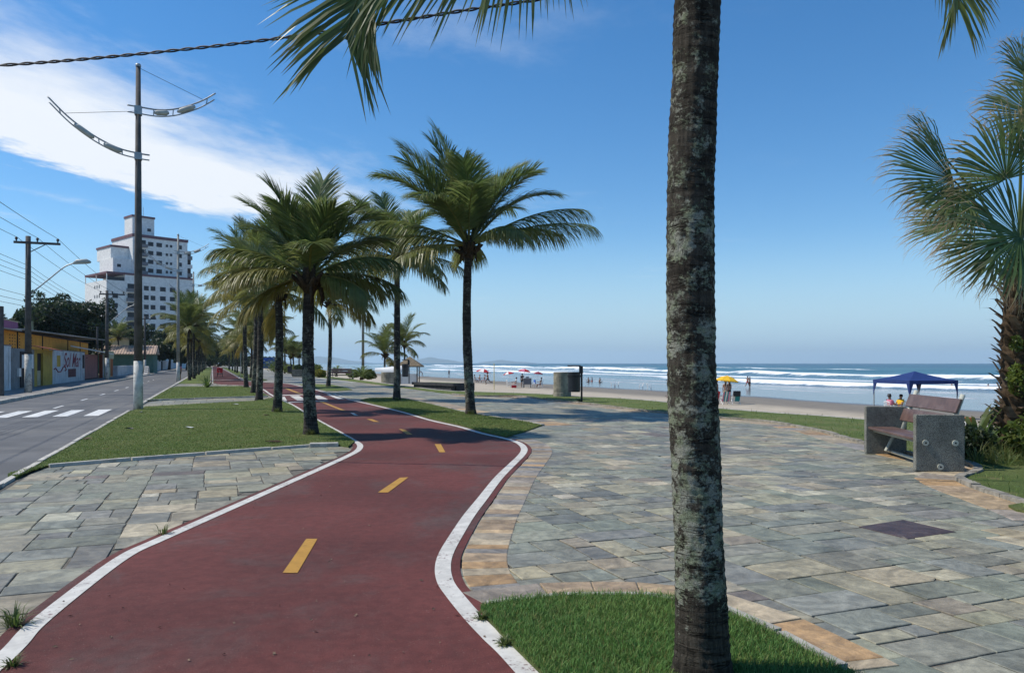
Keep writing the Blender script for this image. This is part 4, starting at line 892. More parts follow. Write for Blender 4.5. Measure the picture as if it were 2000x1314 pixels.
def leaves(root, blobs, n, size, r, mat, age, name):
    wts = np.array([b[3] ** 2 * b[4] for b in blobs]); idx = r.choice(len(blobs), n, p=wts / wts.sum()); Bq = np.array(blobs)[idx]
    d = r.normal(size=(n, 3)); d /= np.linalg.norm(d, axis=1)[:, None]; rad = r.uniform(.35, 1.0, n) ** .45
    c = Bq[:, :3] + d * rad[:, None] * np.c_[Bq[:, 3], Bq[:, 3], Bq[:, 4]]
    c[:, 2] = np.maximum(c[:, 2], .02)
    a = r.normal(size=(n, 3)); a += d * .5; a /= np.linalg.norm(a, axis=1)[:, None]; t = np.cross(a, r.normal(size=(n, 3))); t /= np.linalg.norm(t, axis=1)[:, None]
    s = size * r.uniform(.6, 1.4, n)[:, None]; V = np.stack([c - t * s * .9, c + np.cross(a, t) * s * .42, c + t * s * .9, c - np.cross(a, t) * s * .42], 1).reshape(-1, 3)
    I = np.arange(n) * 4; clump = r.random(len(blobs))[idx]
    return mk(name, V, np.c_[I, I + 1, I + 2, I + 3], MT[mat], root, attrs={'age': np.repeat(np.clip(age * .4 + clump * .7 * age / .1 * .3 + r.random(n) * .25, 0, 1), 4), 'tip': np.zeros(4 * n)})
shrub('leafy_shrub', (8.45, 12.15, 0), .55, .42, 2600, 1, 'leafy shrub growing against the foot of the fan palm', leaf=.055)
shrub('low_bush', (7.35, 12.55, 0), .5, .28, 2200, 2, 'low dark bush behind the near bench panel', leaf=.05, mat='treeleaf')
shrub('low_bush', (9.0, 13.3, 0), .8, .5, 2500, 3, 'dark bush hidden behind the fan palm trunk', leaf=.06, mat='treeleaf')
shrub('vine', (8.2, 12.35, 1.0), .22, .28, 700, 4, 'small climbing plant on the middle of the fan palm trunk', leaf=.05)
shrub('vine', (8.12, 12.36, 1.72), .10, .14, 260, 5, 'tuft of leaves higher on the fan palm trunk', leaf=.04)
SB = 'shrubs along the far promenade'
for i, (px, py, rx, rz, ag, lb) in enumerate(((600, 731, 1.3, .7, .35, 'yellow-green shrub beside the concrete box planter'), (614, 730, 1.2, .75, .15, 'green shrub right of the yellow-green one'), (625, 737, .7, .45, .9, 'small bush with yellow flowers near the slim palm'), (571, 730, 1.5, .7, .1, 'round green shrub under the small palm clump'), (545, 729, 1.6, 1.0, .1, 'tall shrub next to the blue board'),
    (720, 741, .7, .5, .1, 'round shrub right of the cycad under the lamp post'), (690, 738, .8, .45, .2, 'low shrub between the second bench and the lamp post'), (535, 726, 1.8, 1.2, .1, 'far shrub behind the blue board'))):
    shrub('shrub', gxy(px, py), rx, rz, 1500, 20 + i, lb, age=ag, leaf=.11, group=SB)
def tree(name, xy, h, rx, seed, label, n=16000, group=None, leaf=.24, trunk=.35, mat='treeleaf'):
    r = np.random.default_rng(seed); root = empty(name, (xy[0], xy[1], -.1)); tag(root, label, 'tree', group)
    m = MB().tube([(0, 0, 0), (.2, .1, h * .25), (.1, .2, h * .5)], [trunk, trunk * .75, trunk * .5], 9)
    blobs = []
    for k in range(9):
        a = k * 2.4; rr = rx * r.uniform(.3, .72); z = h * r.uniform(.42, .86); p = (rr * math.cos(a), rr * math.sin(a), z)
        m.tube([(.1, .1, h * .38), (p[0] * .5, p[1] * .5, h * .5 + (z - h * .5) * .5), p], [trunk * .4, trunk * .22, .04], 6)
        for q in range(4): blobs.append((p[0] + r.uniform(-.3, .3) * rx, p[1] + r.uniform(-.3, .3) * rx, z + r.uniform(-.12, .14) * h, rx * r.uniform(.22, .38), h * r.uniform(.10, .17)))
    m.build('trunk', MT['treebark'], root, smooth=True); leaves(root, blobs, n, leaf, r, mat, .1, 'crown'); return root
def txy(px, Y): return ((px - 1000) / F * Y, Y)
tree('dense_tree', txy(92, 100), 10.6, 4.2, 1, 'dense dark tree rising behind the orange house, nearest the utility pole')
tree('dense_tree', txy(158, 104), 10.9, 4.4, 2, 'dense dark tree rising behind the orange house, next to the apartment block')
tree('dense_tree', txy(6, 90), 7.9, 2.4, 3, 'small dark tree behind the purple wall', n=7000)
for i, (px, Y, h, rx) in enumerate(((212, 130, 9, 4), (245, 150, 9.5, 4.5), (330, 175, 9, 5), (352, 205, 11, 5), (300, 160, 7, 4), (385, 260, 10, 6), (410, 300, 11, 7), (430, 360, 11, 8), (365, 185, 8, 4), (452, 370, 10, 8))):
    tree('dense_tree', txy(px, Y), h, rx, 10 + i, 'dark tree in the wooded end of the street', n=6000, group='trees at the far end of the street', leaf=.4)
for i, (px, Y, rx, rz) in enumerate(((395, 330, 7, 3.2), (425, 345, 7, 3.5), (452, 350, 7, 3.0), (474, 340, 6, 2.6), (500, 330, 6, 2.4), (525, 320, 6, 2.2), (365, 320, 7, 3.4))):
    q = txy(px, Y); shrub('large_shrub', (q[0], q[1], -.1), rx, rz, 2200, 300 + i, 'large dark shrub closing the far end of the promenade', mat='treeleaf', leaf=.5, group='shrubs at the far end of the promenade')
# weeds in the joints and tufts by the trunks
def tuft(xy, n, L, seed, label, group='grass tufts'):
    r = random.Random(seed); b = LeafB()
    for i in range(n):
        a = r.uniform(0, 6.28); e = R(r.uniform(20, 85)); l = L * r.uniform(.5, 1.1); q = Vector((math.cos(a), math.sin(a), 0)); p0 = q * r.uniform(0, .3) * L
        p1 = p0 + (q * math.cos(e) + Vector((0, 0, math.sin(e)))) * l * .6; p2 = p1 + (q * math.cos(e - .7) + Vector((0, 0, math.sin(e - .7)))) * l * .4
        b.strip([p0, p1, p2], [.003 + .004 * L, .003 + .003 * L], Vector((-q.y, q.x, 0)), r.uniform(0, .45), [0, .1, .4])
    o = mkd('grass_tuft', b.mesh('grass_tuft', MT['agave']), None, (xy[0], xy[1], .003)); tag(o, label, 'grass', group)
tuft(G(28, 1222), 90, .16, 1, 'grass tuft at the pavement edge beside the near end of the white line')
tuft(G(318, 1044), 40, .14, 2, 'weed in the pavement joint against the left white line')
tuft(G(25, 1302), 60, .08, 3, 'flat weed growing over the near end of the left white line')
tuft(G(940, 1212), 120, .07, 4, 'grass creeping over the right white line at the lawn corner')
tuft(G(985, 1262), 120, .07, 5, 'grass creeping over the right white line below the lawn corner')
for i, (px, py, lb) in enumerate(((608, 851, 'stout palm at the lawn corner'), (541, 806, 'second palm of the row'), (920, 811, 'tallest palm on the island'), (775, 783, 'palm at the far end of the island'), (1131, 786, 'post of the tall litter bin'))):
    for k in range(1):
        tuft(G(px, py), 260, .22, 10 + i, f'longer grass round the {lb}')
for i in range(26):
    a = rnd.uniform(0, 6.28); tuft((8.2 + rnd.uniform(-1.2, 1.3), 11.9 + rnd.uniform(-.55, .9)), 60, rnd.uniform(.25, .5), 30 + i, 'clump of long grass round the fan palm', 'long grass clumps round the fan palm')
# ------------------------------------------------------------------ lamp posts on the promenade
def lamp_post(xy, h, label, group, pole='pole_grey', base=True, k=1.0):
    root = empty('lamp_post', (xy[0], xy[1], 0), -TH * 0 + math.atan2(SN, CS)); tag(root, label, 'lamp post', group)   # local x runs across the street
    MB().tube([(0, 0, 1.62 if base else 0), (0, 0, h * .5), (0, 0, h)], [.135 * k, .115 * k, .075 * k], 14).build('pole', MT[pole], root, smooth=True)
    if base: MB().tube([(0, 0, -.02), (0, 0, .8), (0, 0, 1.62)], [.155 * k, .147 * k, .140 * k], 14).build('painted_base', MT['pole_white'], root, smooth=True)
    MB().lathe([(.085, 0), (.09, .05), (.07, .09), (.0, .10)], 12, (0, 0, h)).build('cap', MT['steel'], root)
    for z, up, gap, s in ((h - 1.36, [(-.32, .02), (0, 0), (.6, -.03), (1.2, .08), (1.9, .40), (2.4, .75)], .22, 1), (h - 2.9, [(.35, -.03), (0, 0), (-.6, .12), (-1.3, .45), (-2.0, .95), (-2.6, 1.55)], .17, -1)):
        arm = empty('arm'); arm.parent = root
        arm.location = (0, 0, 0)
        u3 = crom([(a, -.10, z + b) for a, b in up], 5); l3 = crom([(a * .985, -.10, z + b - gap) for a, b in up], 5)
        MB().tube(u3, .026, 7).build('rail', MT['steel'], arm, smooth=True); MB().tube(l3, .022, 7).build('rail', MT['steel'], arm, smooth=True)
        m = MB()
        for q in (9, 14, 22): m.tube([u3[q], l3[q]], .018, 6)
        m.build('strut', MT['steel'], arm)
        for q in (9, 15):
            a, b = Vector(u3[q]), Vector(u3[q + 4]); c0 = a.lerp(Vector(l3[q]), .5); c1 = b.lerp(Vector(l3[q + 4]), .5); d = c1 - c0
            MB().tube([c0, c0 + d * .2, c0 + d * .8, c1], [.03, .085, .09, .04], 10).build('lamp_head', MT['lamp'], arm, smooth=True)
        e = u3[21]; top = (0, -.08, h - .05) if s > 0 else (0, -.08, h - 1.5)
        MB().tube([top, e], .008, 4).build('stay_cable', MT['wire'], arm)
        MB().box(-.11, .11, -.135, .10, z - gap - .03, z + .03).build('bracket', MT['steel'], arm)
    return root
LG = 'lamp posts with curved double arms'
lamp_post(G(270, 800), 11.4, 'dark lamp post with peeling white base on the left lawn beside the street', LG, 'pole_dark')
lamp_post(G(348, 745), 12.3, 'grey lamp post with clean white base, second along the street kerb', LG)
lamp_post(UV(96, -2.05), 12.0, 'lamp post with white base among the far palms, street side', LG)
lamp_post(UV(120, -2.05), 12.0, 'lamp post with white base among the far palms, street side', LG)
lamp_post(G(709, 741), 12.4, 'lamp post rising from the dark cycad near the second bench', LG, base=False)
lamp_post(G(593, 730.5), 12.0, 'dark lamp post beside the yellow-green promenade shrubs', LG, 'pole_dark', base=False)
lamp_post(G(556, 724), 12.0, 'farthest lamp post behind the small palm clump', LG, 'pole_dark', base=False)

# ------------------------------------------------------------------ street poles and wires
def utility_pole(u, v, h, label, arm=True, light=True, white=True):
    x, y = UV(u, v); root = empty('utility_pole', (x, y, .02), math.atan2(SN, CS)); tag(root, label, 'utility pole', 'street utility poles')
    MB().tube([(0, 0, 2.0 if white else 0), (0, 0, h)], [.155, .12], 12).build('pole', MT['pole_dark'], root, smooth=True)
    if white: MB().tube([(0, 0, -.03), (0, 0, 2.0)], [.175, .162], 12).build('painted_base', MT['pole_white'], root, smooth=True)
    if arm:
        ca = MB().box(-.62, 1.5, -.20, -.11, h - .42, h - .30).build('crossarm', MT['pole_dark'], root)
        for a in (-.5, .45, 1.38): MB().lathe([(.03, 0), (.03, .06), (.075, .08), (.05, .13), (.08, .16), (.04, .22)], 8, (a, -.155, h - .30)).build('insulator', MT['black'], ca)
        MB().tube([(.1, -.13, h - .85), (.8, -.13, h - .42)], .025, 5).build('brace', MT['pole_dark'], root)
    if light:
        pts = crom([(.1, 0, h * .63), (.9, -.1, h * .72), (1.7, -.2, h * .81), (2.15, -.25, h * .835)], 4)
        MB().tube(pts, .035, 7).build('lamp_arm', MT['steel'], root, smooth=True)
        MB().tube([(2.1, -.25, h * .833), (2.3, -.27, h * .845), (2.75, -.3, h * .85), (2.95, -.3, h * .845)], [.05, .13, .14, .05], 10).build('lamp_head', MT['lamp'], root, smooth=True)
    return root
u1 = fu(55, -9.0); H1 = fz(55, 462, -9.0)
PO = [(-2.0, 'off'), (u1, 'utility pole with crossarm in front of the grey block wall'), (fu(209, -9.0), 'utility pole by the orange street door'), (fu(283, -9.0) if fu(283, -9) > 0 else 150, 'farther utility pole beyond the green house')]
for i, (u, lb) in enumerate(PO[1:]): utility_pole(u, -9.0, H1, lb, light=i < 2)
x, y = UV(fu(2, -9.2), -9.2); MB().tube([(x, y, 0), (x, y, 4.2)], [.13, .11], 10).build('post', MT['pole_dark']); o = bpy.data.objects['post']; tag(o, 'short dark post against the white metal gate at the picture edge', 'post')
x, y = UV(fu(190, -12), -12); tag(MB().tube([(x, y, 0), (x, y, 5.6)], [.13, .11], 10).build('wooden_post', MT['pole_dark']), 'bare wooden post behind the pink door', 'post')
def wire(p0, p1, sag, rad, name='overhead_wire', mat='wire', n=24):
    p0, p1 = Vector(p0), Vector(p1); pts = [p0.lerp(p1, t / n) - Vector((0, 0, sag * 4 * (t / n) * (1 - t / n))) for t in range(n + 1)]
    return MB().tube(pts, rad, 5).build(name, MT[mat], None, smooth=True)
uu = [u for u, _ in PO]
for a in (-.5, .45, 1.38):
    for k in range(3):
        p, q = UV(uu[k], -9.0 + a), UV(uu[k + 1], -9.0 + a)
        tag(wire(p + (H1 - .06,), q + (H1 - .06,), .25 if k else .5, .012), 'thin overhead power wire strung between the pole crossarms', 'wire', 'power wires on the crossarms')
for i, (z, d) in enumerate(((6.6, 0), (6.35, 0), (6.1, 0), (5.85, 0), (5.0, .1), (4.7, .1), (4.5, -.1))):
    for k in range(3):
        p, q = UV(uu[k], -8.86 + d), UV(uu[k + 1], -8.86 + d)
        tag(wire(p + (z,), q + (z,), .35, .010), 'thin cable strung on the street poles below the crossarms', 'wire', 'lower cables on the street poles')
pts = crom([tuple(P(*q)) for q in ((-260, 143, 13), (0, 128, 12.5), (150, 117, 12.2), (300, 103, 12), (450, 87, 11.7), (600, 68, 11.4), (750, 46, 11.1), (900, 22, 10.8), (1060, -2, 10.5), (1400, -60, 10))], 26)
m = MB()
for s in (0, math.pi):
    m.tube([(p[0], p[1] + .016 * math.cos(i * .62 + s), p[2] + .016 * math.sin(i * .62 + s)) for i, p in enumerate(pts)], .0135, 6)
tag(m.build('twisted_cable', MT['cable'], None, smooth=True), 'thick twisted black cable sagging across the sky above the path', 'cable')

# ------------------------------------------------------------------ houses on the street, in street coordinates
WM = {}
def wallmat(name, col, dirt=None, rough=.85): MT[name] = basic(name, col, rough, .14, 1.5, .25, .2, dirt=dirt, dirt_sc=1.0, bs=30); return MT[name]
wallmat('w_white', (.64, .66, .67), (.48, .49, .49)); wallmat('w_block', (.24, .25, .25), (.15, .15, .15)); wallmat('w_yellow', (.48, .33, .07), (.30, .22, .07)); wallmat('w_mural', (.50, .53, .55), (.32, .34, .37))
wallmat('w_orange', (.74, .34, .06), (.62, .27, .05)); wallmat('w_pink', (.33, .15, .14), (.24, .12, .11)); wallmat('w_purple', (.30, .12, .22)); wallmat('w_pale', (.47, .47, .30), (.34, .34, .2)); wallmat('w_green', (.105, .20, .165), (.09, .16, .13))
wallmat('w_cream', (.45, .38, .24)); wallmat('w_dark', (.035, .028, .028)); wallmat('w_red', (.30, .09, .05), (.2, .07, .04)); wallmat('w_maroon', (.12, .05, .055)); wallmat('w_tower', (.76, .75, .72), (.68, .67, .64)); wallmat('w_band', (.17, .10, .115)); wallmat('w_grey', (.20, .20, .21)); wallmat('w_orangedoor', (.36, .105, .03))
MT['roof_sheet'] = basic('fibre_cement_roof', (.36, .35, .33), .85, .2, 3, .2, dirt=(.22, .21, .2))
MT['roof_tile'] = basic('clay_roof_tile', (.42, .31, .23), .85, .3, 6, .4, dirt=(.28, .2, .15), dirt_sc=3)
def hb(m, u0, u1, v0, v1, z0, z1): return m.box(u0, u1, v0, v1, z0, z1)
def part(name, mat, root, *boxes):
    m = MB()
    for b in boxes: m.box(*b)
    return m.uv().build(name, MT[mat], root, world=True)
def house(name, label, u, v, cat='building'):
    x, y = UV(u, v); return tag(empty(name, (x, y, 0)), label, cat)
VF = -10.75
ux = lambda px: fu(px, VF)
# white sheet-metal gate
a0, a1 = ux(-60), ux(21.5); g = house('metal_gate', 'white sheet-metal gate stained at its foot, at the picture edge', a0, VF, 'gate')
part('panel', 'w_white', g, (a0, a1, VF - .12, VF, 0, 2.52)); part('cap_rail', 'w_grey', g, (a0, a1 + .04, VF - .16, VF + .03, 2.523, 2.58))
for k in range(7): part('rib', 'w_white', g, (a0 + (a1 - a0) * (k + .5) / 7 - .03, a0 + (a1 - a0) * (k + .5) / 7 + .03, VF + .002, VF + .025, .1, 2.45))
# grey block wall with a dark gate
b0, b1 = a1 + .06, ux(67); g = house('block_wall', 'unpainted grey block wall with dark shutter and white posters', b0, VF, 'wall')
part('wall', 'w_block', g, (b0, b1, VF - .18, VF, 0, 2.42))
du = b1 - b0
sh = part('shutter', 'w_dark', g, (b0 + du * .34, b0 + du * .86, VF + .002, VF + .05, .08, 2.25))
part('poster', 'white', g, (b0 + du * .38, b0 + du * .52, VF + .055, VF + .07, 1.25, 2.05)); part('poster', 'white', g, (b0 + du * .80, b0 + du * .90, VF + .055, VF + .07, 1.2, 2.1))
part('meter_box', 'white', g, (b0 + du * .22, b0 + du * .31, VF + .002, VF + .12, .75, 1.25))
for i in range(5):
    for j in range(12):
        part('block', 'w_block', g, (b0 + .03 + du * .066 * i, b0 + .03 + du * .066 * (i + 1) - .02, VF + .001, VF + .012, .02 + j * .2, .2 + j * .2))
# yellow doorway
c0, c1 = b1 + .04, ux(102.5); g = house('yellow_doorway', 'mustard yellow street entrance with dark door and small red awning', c0, VF)
du = c1 - c0
part('wall', 'w_yellow', g, (c0, c0 + du * .14, VF - .2, VF, 0, 2.45), (c0 + du * .42, c1, VF - .2, VF, 0, 2.45), (c0 + du * .14, c0 + du * .42, VF - .2, VF, 2.2, 2.45))
d = part('door', 'w_dark', g, (c0 + du * .14, c0 + du * .42, VF - .16, VF - .10, .02, 2.2)); part('gate_panel', 'w_cream', g, (c0 + du * .16, c0 + du * .36, VF - .09, VF - .05, .05, 1.05)); part('door_frame', 'w_yellow', g, (c0 + du * .42, c0 + du * .46, VF + .002, VF + .03, 0, 2.3))
part('skirting', 'w_yellow', g, (c0 + du * .5, c1 - .05, VF + .002, VF + .02, .5, .56))
m = MB(); m.add([(c0 - .6, VF - .1, 2.72), (c1 + .55, VF - .1, 2.62), (c1 + .55, VF + .55, 2.47), (c0 - .6, VF + .55, 2.57), (c0 - .6, VF - .1, 2.67), (c1 + .55, VF - .1, 2.57), (c1 + .55, VF + .55, 2.42), (c0 - .6, VF + .55, 2.52)], [(0, 1, 2, 3), (7, 6, 5, 4), (0, 4, 5, 1), (1, 5, 6, 2), (2, 6, 7, 3), (3, 7, 4, 0)]); m.uv().build('awning', MT['w_red'], g, world=True)
# wall with painted lettering
d0, d1 = c1 + .03, ux(165.5); g = house('painted_wall', 'pale blue-grey wall with red painted lettering and a maroon panel', d0, VF, 'wall')
part('wall', 'w_mural', g, (d0, d1, VF - .2, VF, 0, 2.5)); part('coping', 'w_block', g, (d0, d1, VF - .22, VF + .02, 2.503, 2.56)); part('pillar', 'w_mural', g, (d0 + (d1 - d0) * .84, d0 + (d1 - d0) * .88, VF + .001, VF + .06, 0, 2.48))
dz = lambda px, py: fz(px, py, VF)
part('maroon_panel', 'w_maroon', g, (ux(133), ux(148), VF + .002, VF + .012, dz(140, 736), dz(140, 720)))
part('dark_window', 'w_dark', g, (ux(161), ux(164.5), VF + .002, VF + .02, dz(163, 719), dz(163, 693)))
part('sun_patch', 'w_yellow', g, (ux(111), ux(118), VF + .002, VF + .006, dz(115, 716), dz(115, 694)))
fc = bpy.data.curves.new('letters', 'FONT'); fc.body = 'Sol Mar'; fc.shear = .35; fc.size = 1.0; fc.offset = .012
fo = bpy.data.objects.new('letters', fc); COL.objects.link(fo); bpy.context.view_layer.update()
me = bpy.data.meshes.new_from_object(fo.evaluated_get(bpy.context.evaluated_depsgraph_get())); bpy.data.objects.remove(fo)
q = np.array([v_.co for v_ in me.vertices]); q0, q1 = q.min(0), q.max(0); ua, ub = ux(124), ux(157); za, zb = dz(140, 717), dz(140, 689)
V = [UV(ua + (p[0] - q0[0]) / (q1[0] - q0[0]) * (ub - ua), VF + .008) + (za + (p[1] - q0[1]) / (q1[1] - q0[1]) * (zb - za),) for p in q]
mk('lettering', V, [list(p.vertices) for p in me.polygons], basic('red_mural_paint', (.22, .045, .06), .85, .2), g, world=True)
m = MB(); wl = [(105, 721), (108, 719), (113, 726), (118, 726), (123, 717), (127, 716), (129, 722), (126, 723.5)]
for (xa, ya), (xb, yb) in zip(wl, wl[1:]):
    A, Bq = Vector((ux(xa), VF + .012, dz(xa, ya))), Vector((ux(xb), VF + .012, dz(xb, yb))); m.tube([A, Bq], .05, 4)
m.uv().build('painted_wave', bpy.data.materials['red_mural_paint'], g, world=True)
# pink door leaf, dark doorway, white post house
e0, e1 = d1 + .05, ux(191); g = house('pink_gate', 'dusty pink gate panel standing beside the lettered wall', e0, VF, 'gate')
part('panel', 'w_pink', g, (e0, e1 - .3, VF - .1, VF, .12, 2.35)); part('slot', 'w_maroon', g, (e0 + .8, e0 + 1.6, VF + .002, VF + .015, 2.0, 2.06)); part('bottom_rail', 'w_dark', g, (e0, e1 - .3, VF - .1, VF - .02, 0, .118))
f0, f1 = e1, ux(203); g = house('shop_front', 'small dark open shop front with white awning edge', f0, VF)
part('wall', 'w_maroon', g, (f0, f1, VF - 2.0, VF - 1.8, 0, 2.4), (f0, f0 + .25, VF - 1.8, VF - .05, 0, 2.4)); part('post', 'w_white', g, (f1 - .3, f1, VF - .3, VF, 0, 2.45)); part('post', 'w_red', g, (f1 - 1.3, f1 - 1.0, VF - .3, VF, 0, 2.45)); part('doorway', 'w_dark', g, (f0 + .25, f1 - 1.3, VF - .5, VF - .4, 0, 2.35))
m = MB(); m.add([(e0 + .5, VF - 1.2, 3.15), (f1 + 1.5, VF - 1.2, 2.95), (f1 + 1.5, VF + .8, 2.55), (e0 + .5, VF + .8, 2.75), (e0 + .5, VF - 1.2, 3.05), (f1 + 1.5, VF - 1.2, 2.85), (f1 + 1.5, VF + .8, 2.45), (e0 + .5, VF + .8, 2.65)], [(0, 1, 2, 3), (7, 6, 5, 4), (0, 4, 5, 1), (1, 5, 6, 2), (2, 6, 7, 3), (3, 7, 4, 0)]); m.uv().build('awning', MT['whitecloth'], g, world=True)
g0, g1 = ux(206), ux(222.5); g = house('small_shop', 'narrow pale green shop front with an orange door', g0, VF)
part('wall', 'w_pale', g, (g0, g0 + (g1 - g0) * .55, VF - .2, VF, 0, 2.9), (g0 + (g1 - g0) * .55, g1, VF - .2, VF, 2.05, 2.9)); part('door', 'w_orangedoor', g, (g0 + (g1 - g0) * .56, g1 - .1, VF - .15, VF - .1, .05, 2.05)); part('window', 'w_dark', g, (g0 + .2, g0 + (g1 - g0) * .4, VF + .002, VF + .05, 1.1, 2.0))
# orange upper storey with sheet roof
v2 = -13.2; h0, h1 = fu(-40, v2), fu(172, v2); g = house('orange_house', 'orange upper storey with vent holes under a long grey sheet roof', h0, v2)
part('wall', 'w_orange', g, (h0, h1, v2 - 5, v2, 0, 3.80))
for px in (33.5, 82.5, 132, 156): part('pilaster', 'w_dark', g, (fu(px, v2) - .12, fu(px, v2) + .12, v2 + .002, v2 + .05, 2.3, 3.79))
for cpx in (19, 24, 29, 38, 62):
    for k in range(5): part('vent_hole', 'w_dark', g, (fu(cpx, v2) - .10, fu(cpx, v2) + .10, v2 + .002, v2 + .012, 2.62 + k * .22, 2.70 + k * .22))
def slope_roof(u0, u1, va, vb, za, zb, th=.08):
    m = MB(); m.add([(u0, va, za), (u1, va, zb), (u1, vb, zb), (u0, vb, za), (u0, va, za + th), (u1, va, zb + th), (u1, vb, zb + th), (u0, vb, za + th)], [(0, 3, 2, 1), (4, 5, 6, 7), (0, 1, 5, 4), (1, 2, 6, 5), (2, 3, 7, 6), (3, 0, 4, 7)]); m.uv().build('roof', MT['roof_sheet'], g, world=True)
slope_roof(fu(-40, v2), fu(27, v2), v2 - 5.5, v2 + .5, 3.80, 3.82); slope_roof(fu(27, v2), h1 + 9, v2 - 5.5, v2 + .65, 3.93, 4.42)
part('eave_beam', 'w_dark', g, (fu(27, v2), h1, v2 + .06, v2 + .16, 3.80, 3.925)); part('end_post', 'w_dark', g, (h1 + 8.6, h1 + 8.8, v2 + .3, v2 + .45, 0, 4.40))
# purple and pale wall behind
v3 = -21.0; g = house('purple_building', 'purple building with pale green end wall behind the orange house', fu(0, v3), v3)
part('wall', 'w_purple', g, (fu(-60, v3), fu(57, v3), v3 - 6, v3, 0, fz(30, 629, v3))); part('parapet', 'w_cream', g, (fu(-60, v3), fu(57, v3), v3 - 6, v3 + .05, fz(30, 629, v3) + .003, fz(30, 627, v3))); part('end_wall', 'w_pale', g, (fu(57, v3) + .01, fu(101, v3), v3 - 6, v3 + .02, 0, fz(80, 631, v3)))
# green house facing back down the street
U5 = 128.0; g = house('green_house', 'low green house with a beige tiled roof facing down the street', U5, -11)
part('wall', 'w_green', g, (U5, U5 + 9, -16, -8.35, 0, 2.85))
m = MB(); za, zb = 2.9, 4.3
m.add([(U5 - .5, -16.4, za), (U5 - .5, -8.0, za), (U5 + 4.5, -8.0, zb), (U5 + 4.5, -16.4, zb), (U5 + 9.5, -16.4, za), (U5 + 9.5, -8, za)], [(0, 1, 2, 3), (3, 2, 5, 4), (0, 4, 5, 1), (0, 3, 4), (1, 5, 2)]); rf = m.uv().build('roof', MT['roof_tile'], g, world=True)
for k in range(22):
    vv = -16.3 + k * .385; m = MB(); m.tube([(U5 - .48, vv, za + .02), (U5 + 4.5, vv, zb + .02)], .07, 5); m.uv().build('tile_row', MT['roof_tile'], g, world=True)
part('fascia', 'w_cream', g, (U5 - .56, U5 - .5, -16.4, -8.0, za - .12, za + .02))
g = house('low_wall', 'low whitewashed garden wall in front of the green house', ux(224), VF, 'wall'); part('wall', 'w_mural', g, (ux(224), U5 - 6, VF - .2, VF + .3, 0, 1.15)); part('coping', 'w_white', g, (ux(224), U5 - 6, VF - .23, VF + .33, 1.153, 1.22))
g = house('cream_house', 'cream house with brown roof behind the green house', U5 + 14, -18); part('wall', 'w_cream', g, (U5 + 14, U5 + 22, -24, -13, 0, 5.6)); part('roof', 'roof_tile', g, (U5 + 13.4, U5 + 22.6, -24.6, -12.4, 5.603, 5.85)); part('window', 'w_dark', g, (U5 + 13.95, U5 + 13.998, -17, -15.4, 3.4, 4.6)); part('window', 'w_dark', g, (U5 + 13.95, U5 + 13.998, -21, -19.4, 3.4, 4.6))
g = house('far_wall', 'long pale boundary wall on the far stretch of the street', 150, -10.5, 'wall'); part('wall', 'w_mural', g, (148, 330, -11, -10.6, 0, 2.1)); part('gate', 'w_grey', g, (165, 169, -10.595, -10.5, .05, 2.0)); part('gate', 'w_dark', g, (186, 190, -10.595, -10.5, .05, 2.0))
# signboard on the pavement
x, y = UV(U5 - 9, -8.6); sg = tag(empty('sandwich_board', (x, y, .02), R(-22)), 'white sandwich board standing on the far street pavement', 'sign')
for s in (-1, 1): MB().add([(-.35, s * .22, 0), (.35, s * .22, 0), (.35, s * .03, 1.1), (-.35, s * .03, 1.1), (-.35, s * .22 + .03, 0), (.35, s * .22 + .03, 0), (.35, s * .03 + .03, 1.1), (-.35, s * .03 + .03, 1.1)], [(0, 1, 2, 3), (7, 6, 5, 4), (0, 4, 5, 1), (1, 5, 6, 2), (2, 6, 7, 3), (3, 7, 4, 0)]).build('board', MT['white'], sg)
for k in range(3): MB().box(-.28, .28, -.20 + k * .055, -.19 + k * .055, .30 + k * .28, .38 + k * .28).build('printed_line', MT['greycloth'], sg)

# ------------------------------------------------------------------ apartment tower
TA = R(42); ta = Vector((math.sin(TA), math.cos(TA), 0)); tb = Vector((-math.cos(TA), math.sin(TA), 0)); TC = Vector((-118.8, 225, 0))
tw = tag(empty('apartment_tower', TC), 'white stepped apartment tower with dark windows and purple-brown roof edges', 'building')
def tbox(name, mat, a0, a1, b0, b1, z0, z1, parent=None):
    m = MB().box(a0, a1, b0, b1, z0, z1); m.v = [tuple(ta * p[0] + tb * p[1] + Vector((0, 0, p[2]))) for p in m.v]; return m.build(name, MT[mat], parent or tw)
tbox('wall', 'w_tower', 0, 26, 0, 17, 0, 26.0); tbox('wall', 'w_tower', 5.2, 26, .05, 16.9, 26.0, 27.9)
tbox('roof_band', 'w_band', 0, 26.1, -.15, 17.2, 27.9, 28.5); tbox('wall', 'w_tower', 9, 26, 4, 20, 28.4, 40.2); tbox('roof_band', 'w_band', 8.8, 26.2, 3.8, 20.2, 40.2, 41.1)
tbox('wall', 'w_tower', 3.5, 9, 4.5, 15, 28.4, 33.2); tbox('wall', 'w_tower', 3.8, 9, 7, 18, 33.2, 36.8); tbox('roof_band', 'w_band', 3.6, 9, 6.8, 18.2, 36.8, 37.4); tbox('wall', 'w_tower', 10.5, 17.2, 8, 14, 41.1, 47.0); tbox('roof_band', 'w_band', 10.3, 17.4, 7.8, 14.2, 47.0, 47.6)
tbox('terrace_glass', 'glass', .1, 5, .02, .08, 26.0, 27.0); tbox('terrace_post', 'w_tower', 0, .2, 0, .2, 26.0, 27.9); tbox('terrace_post', 'w_tower', 0, .2, 8, 8.2, 26, 27.9); tbox('terrace_post', 'w_tower', 0, .2, 16.7, 16.9, 26, 27.9)
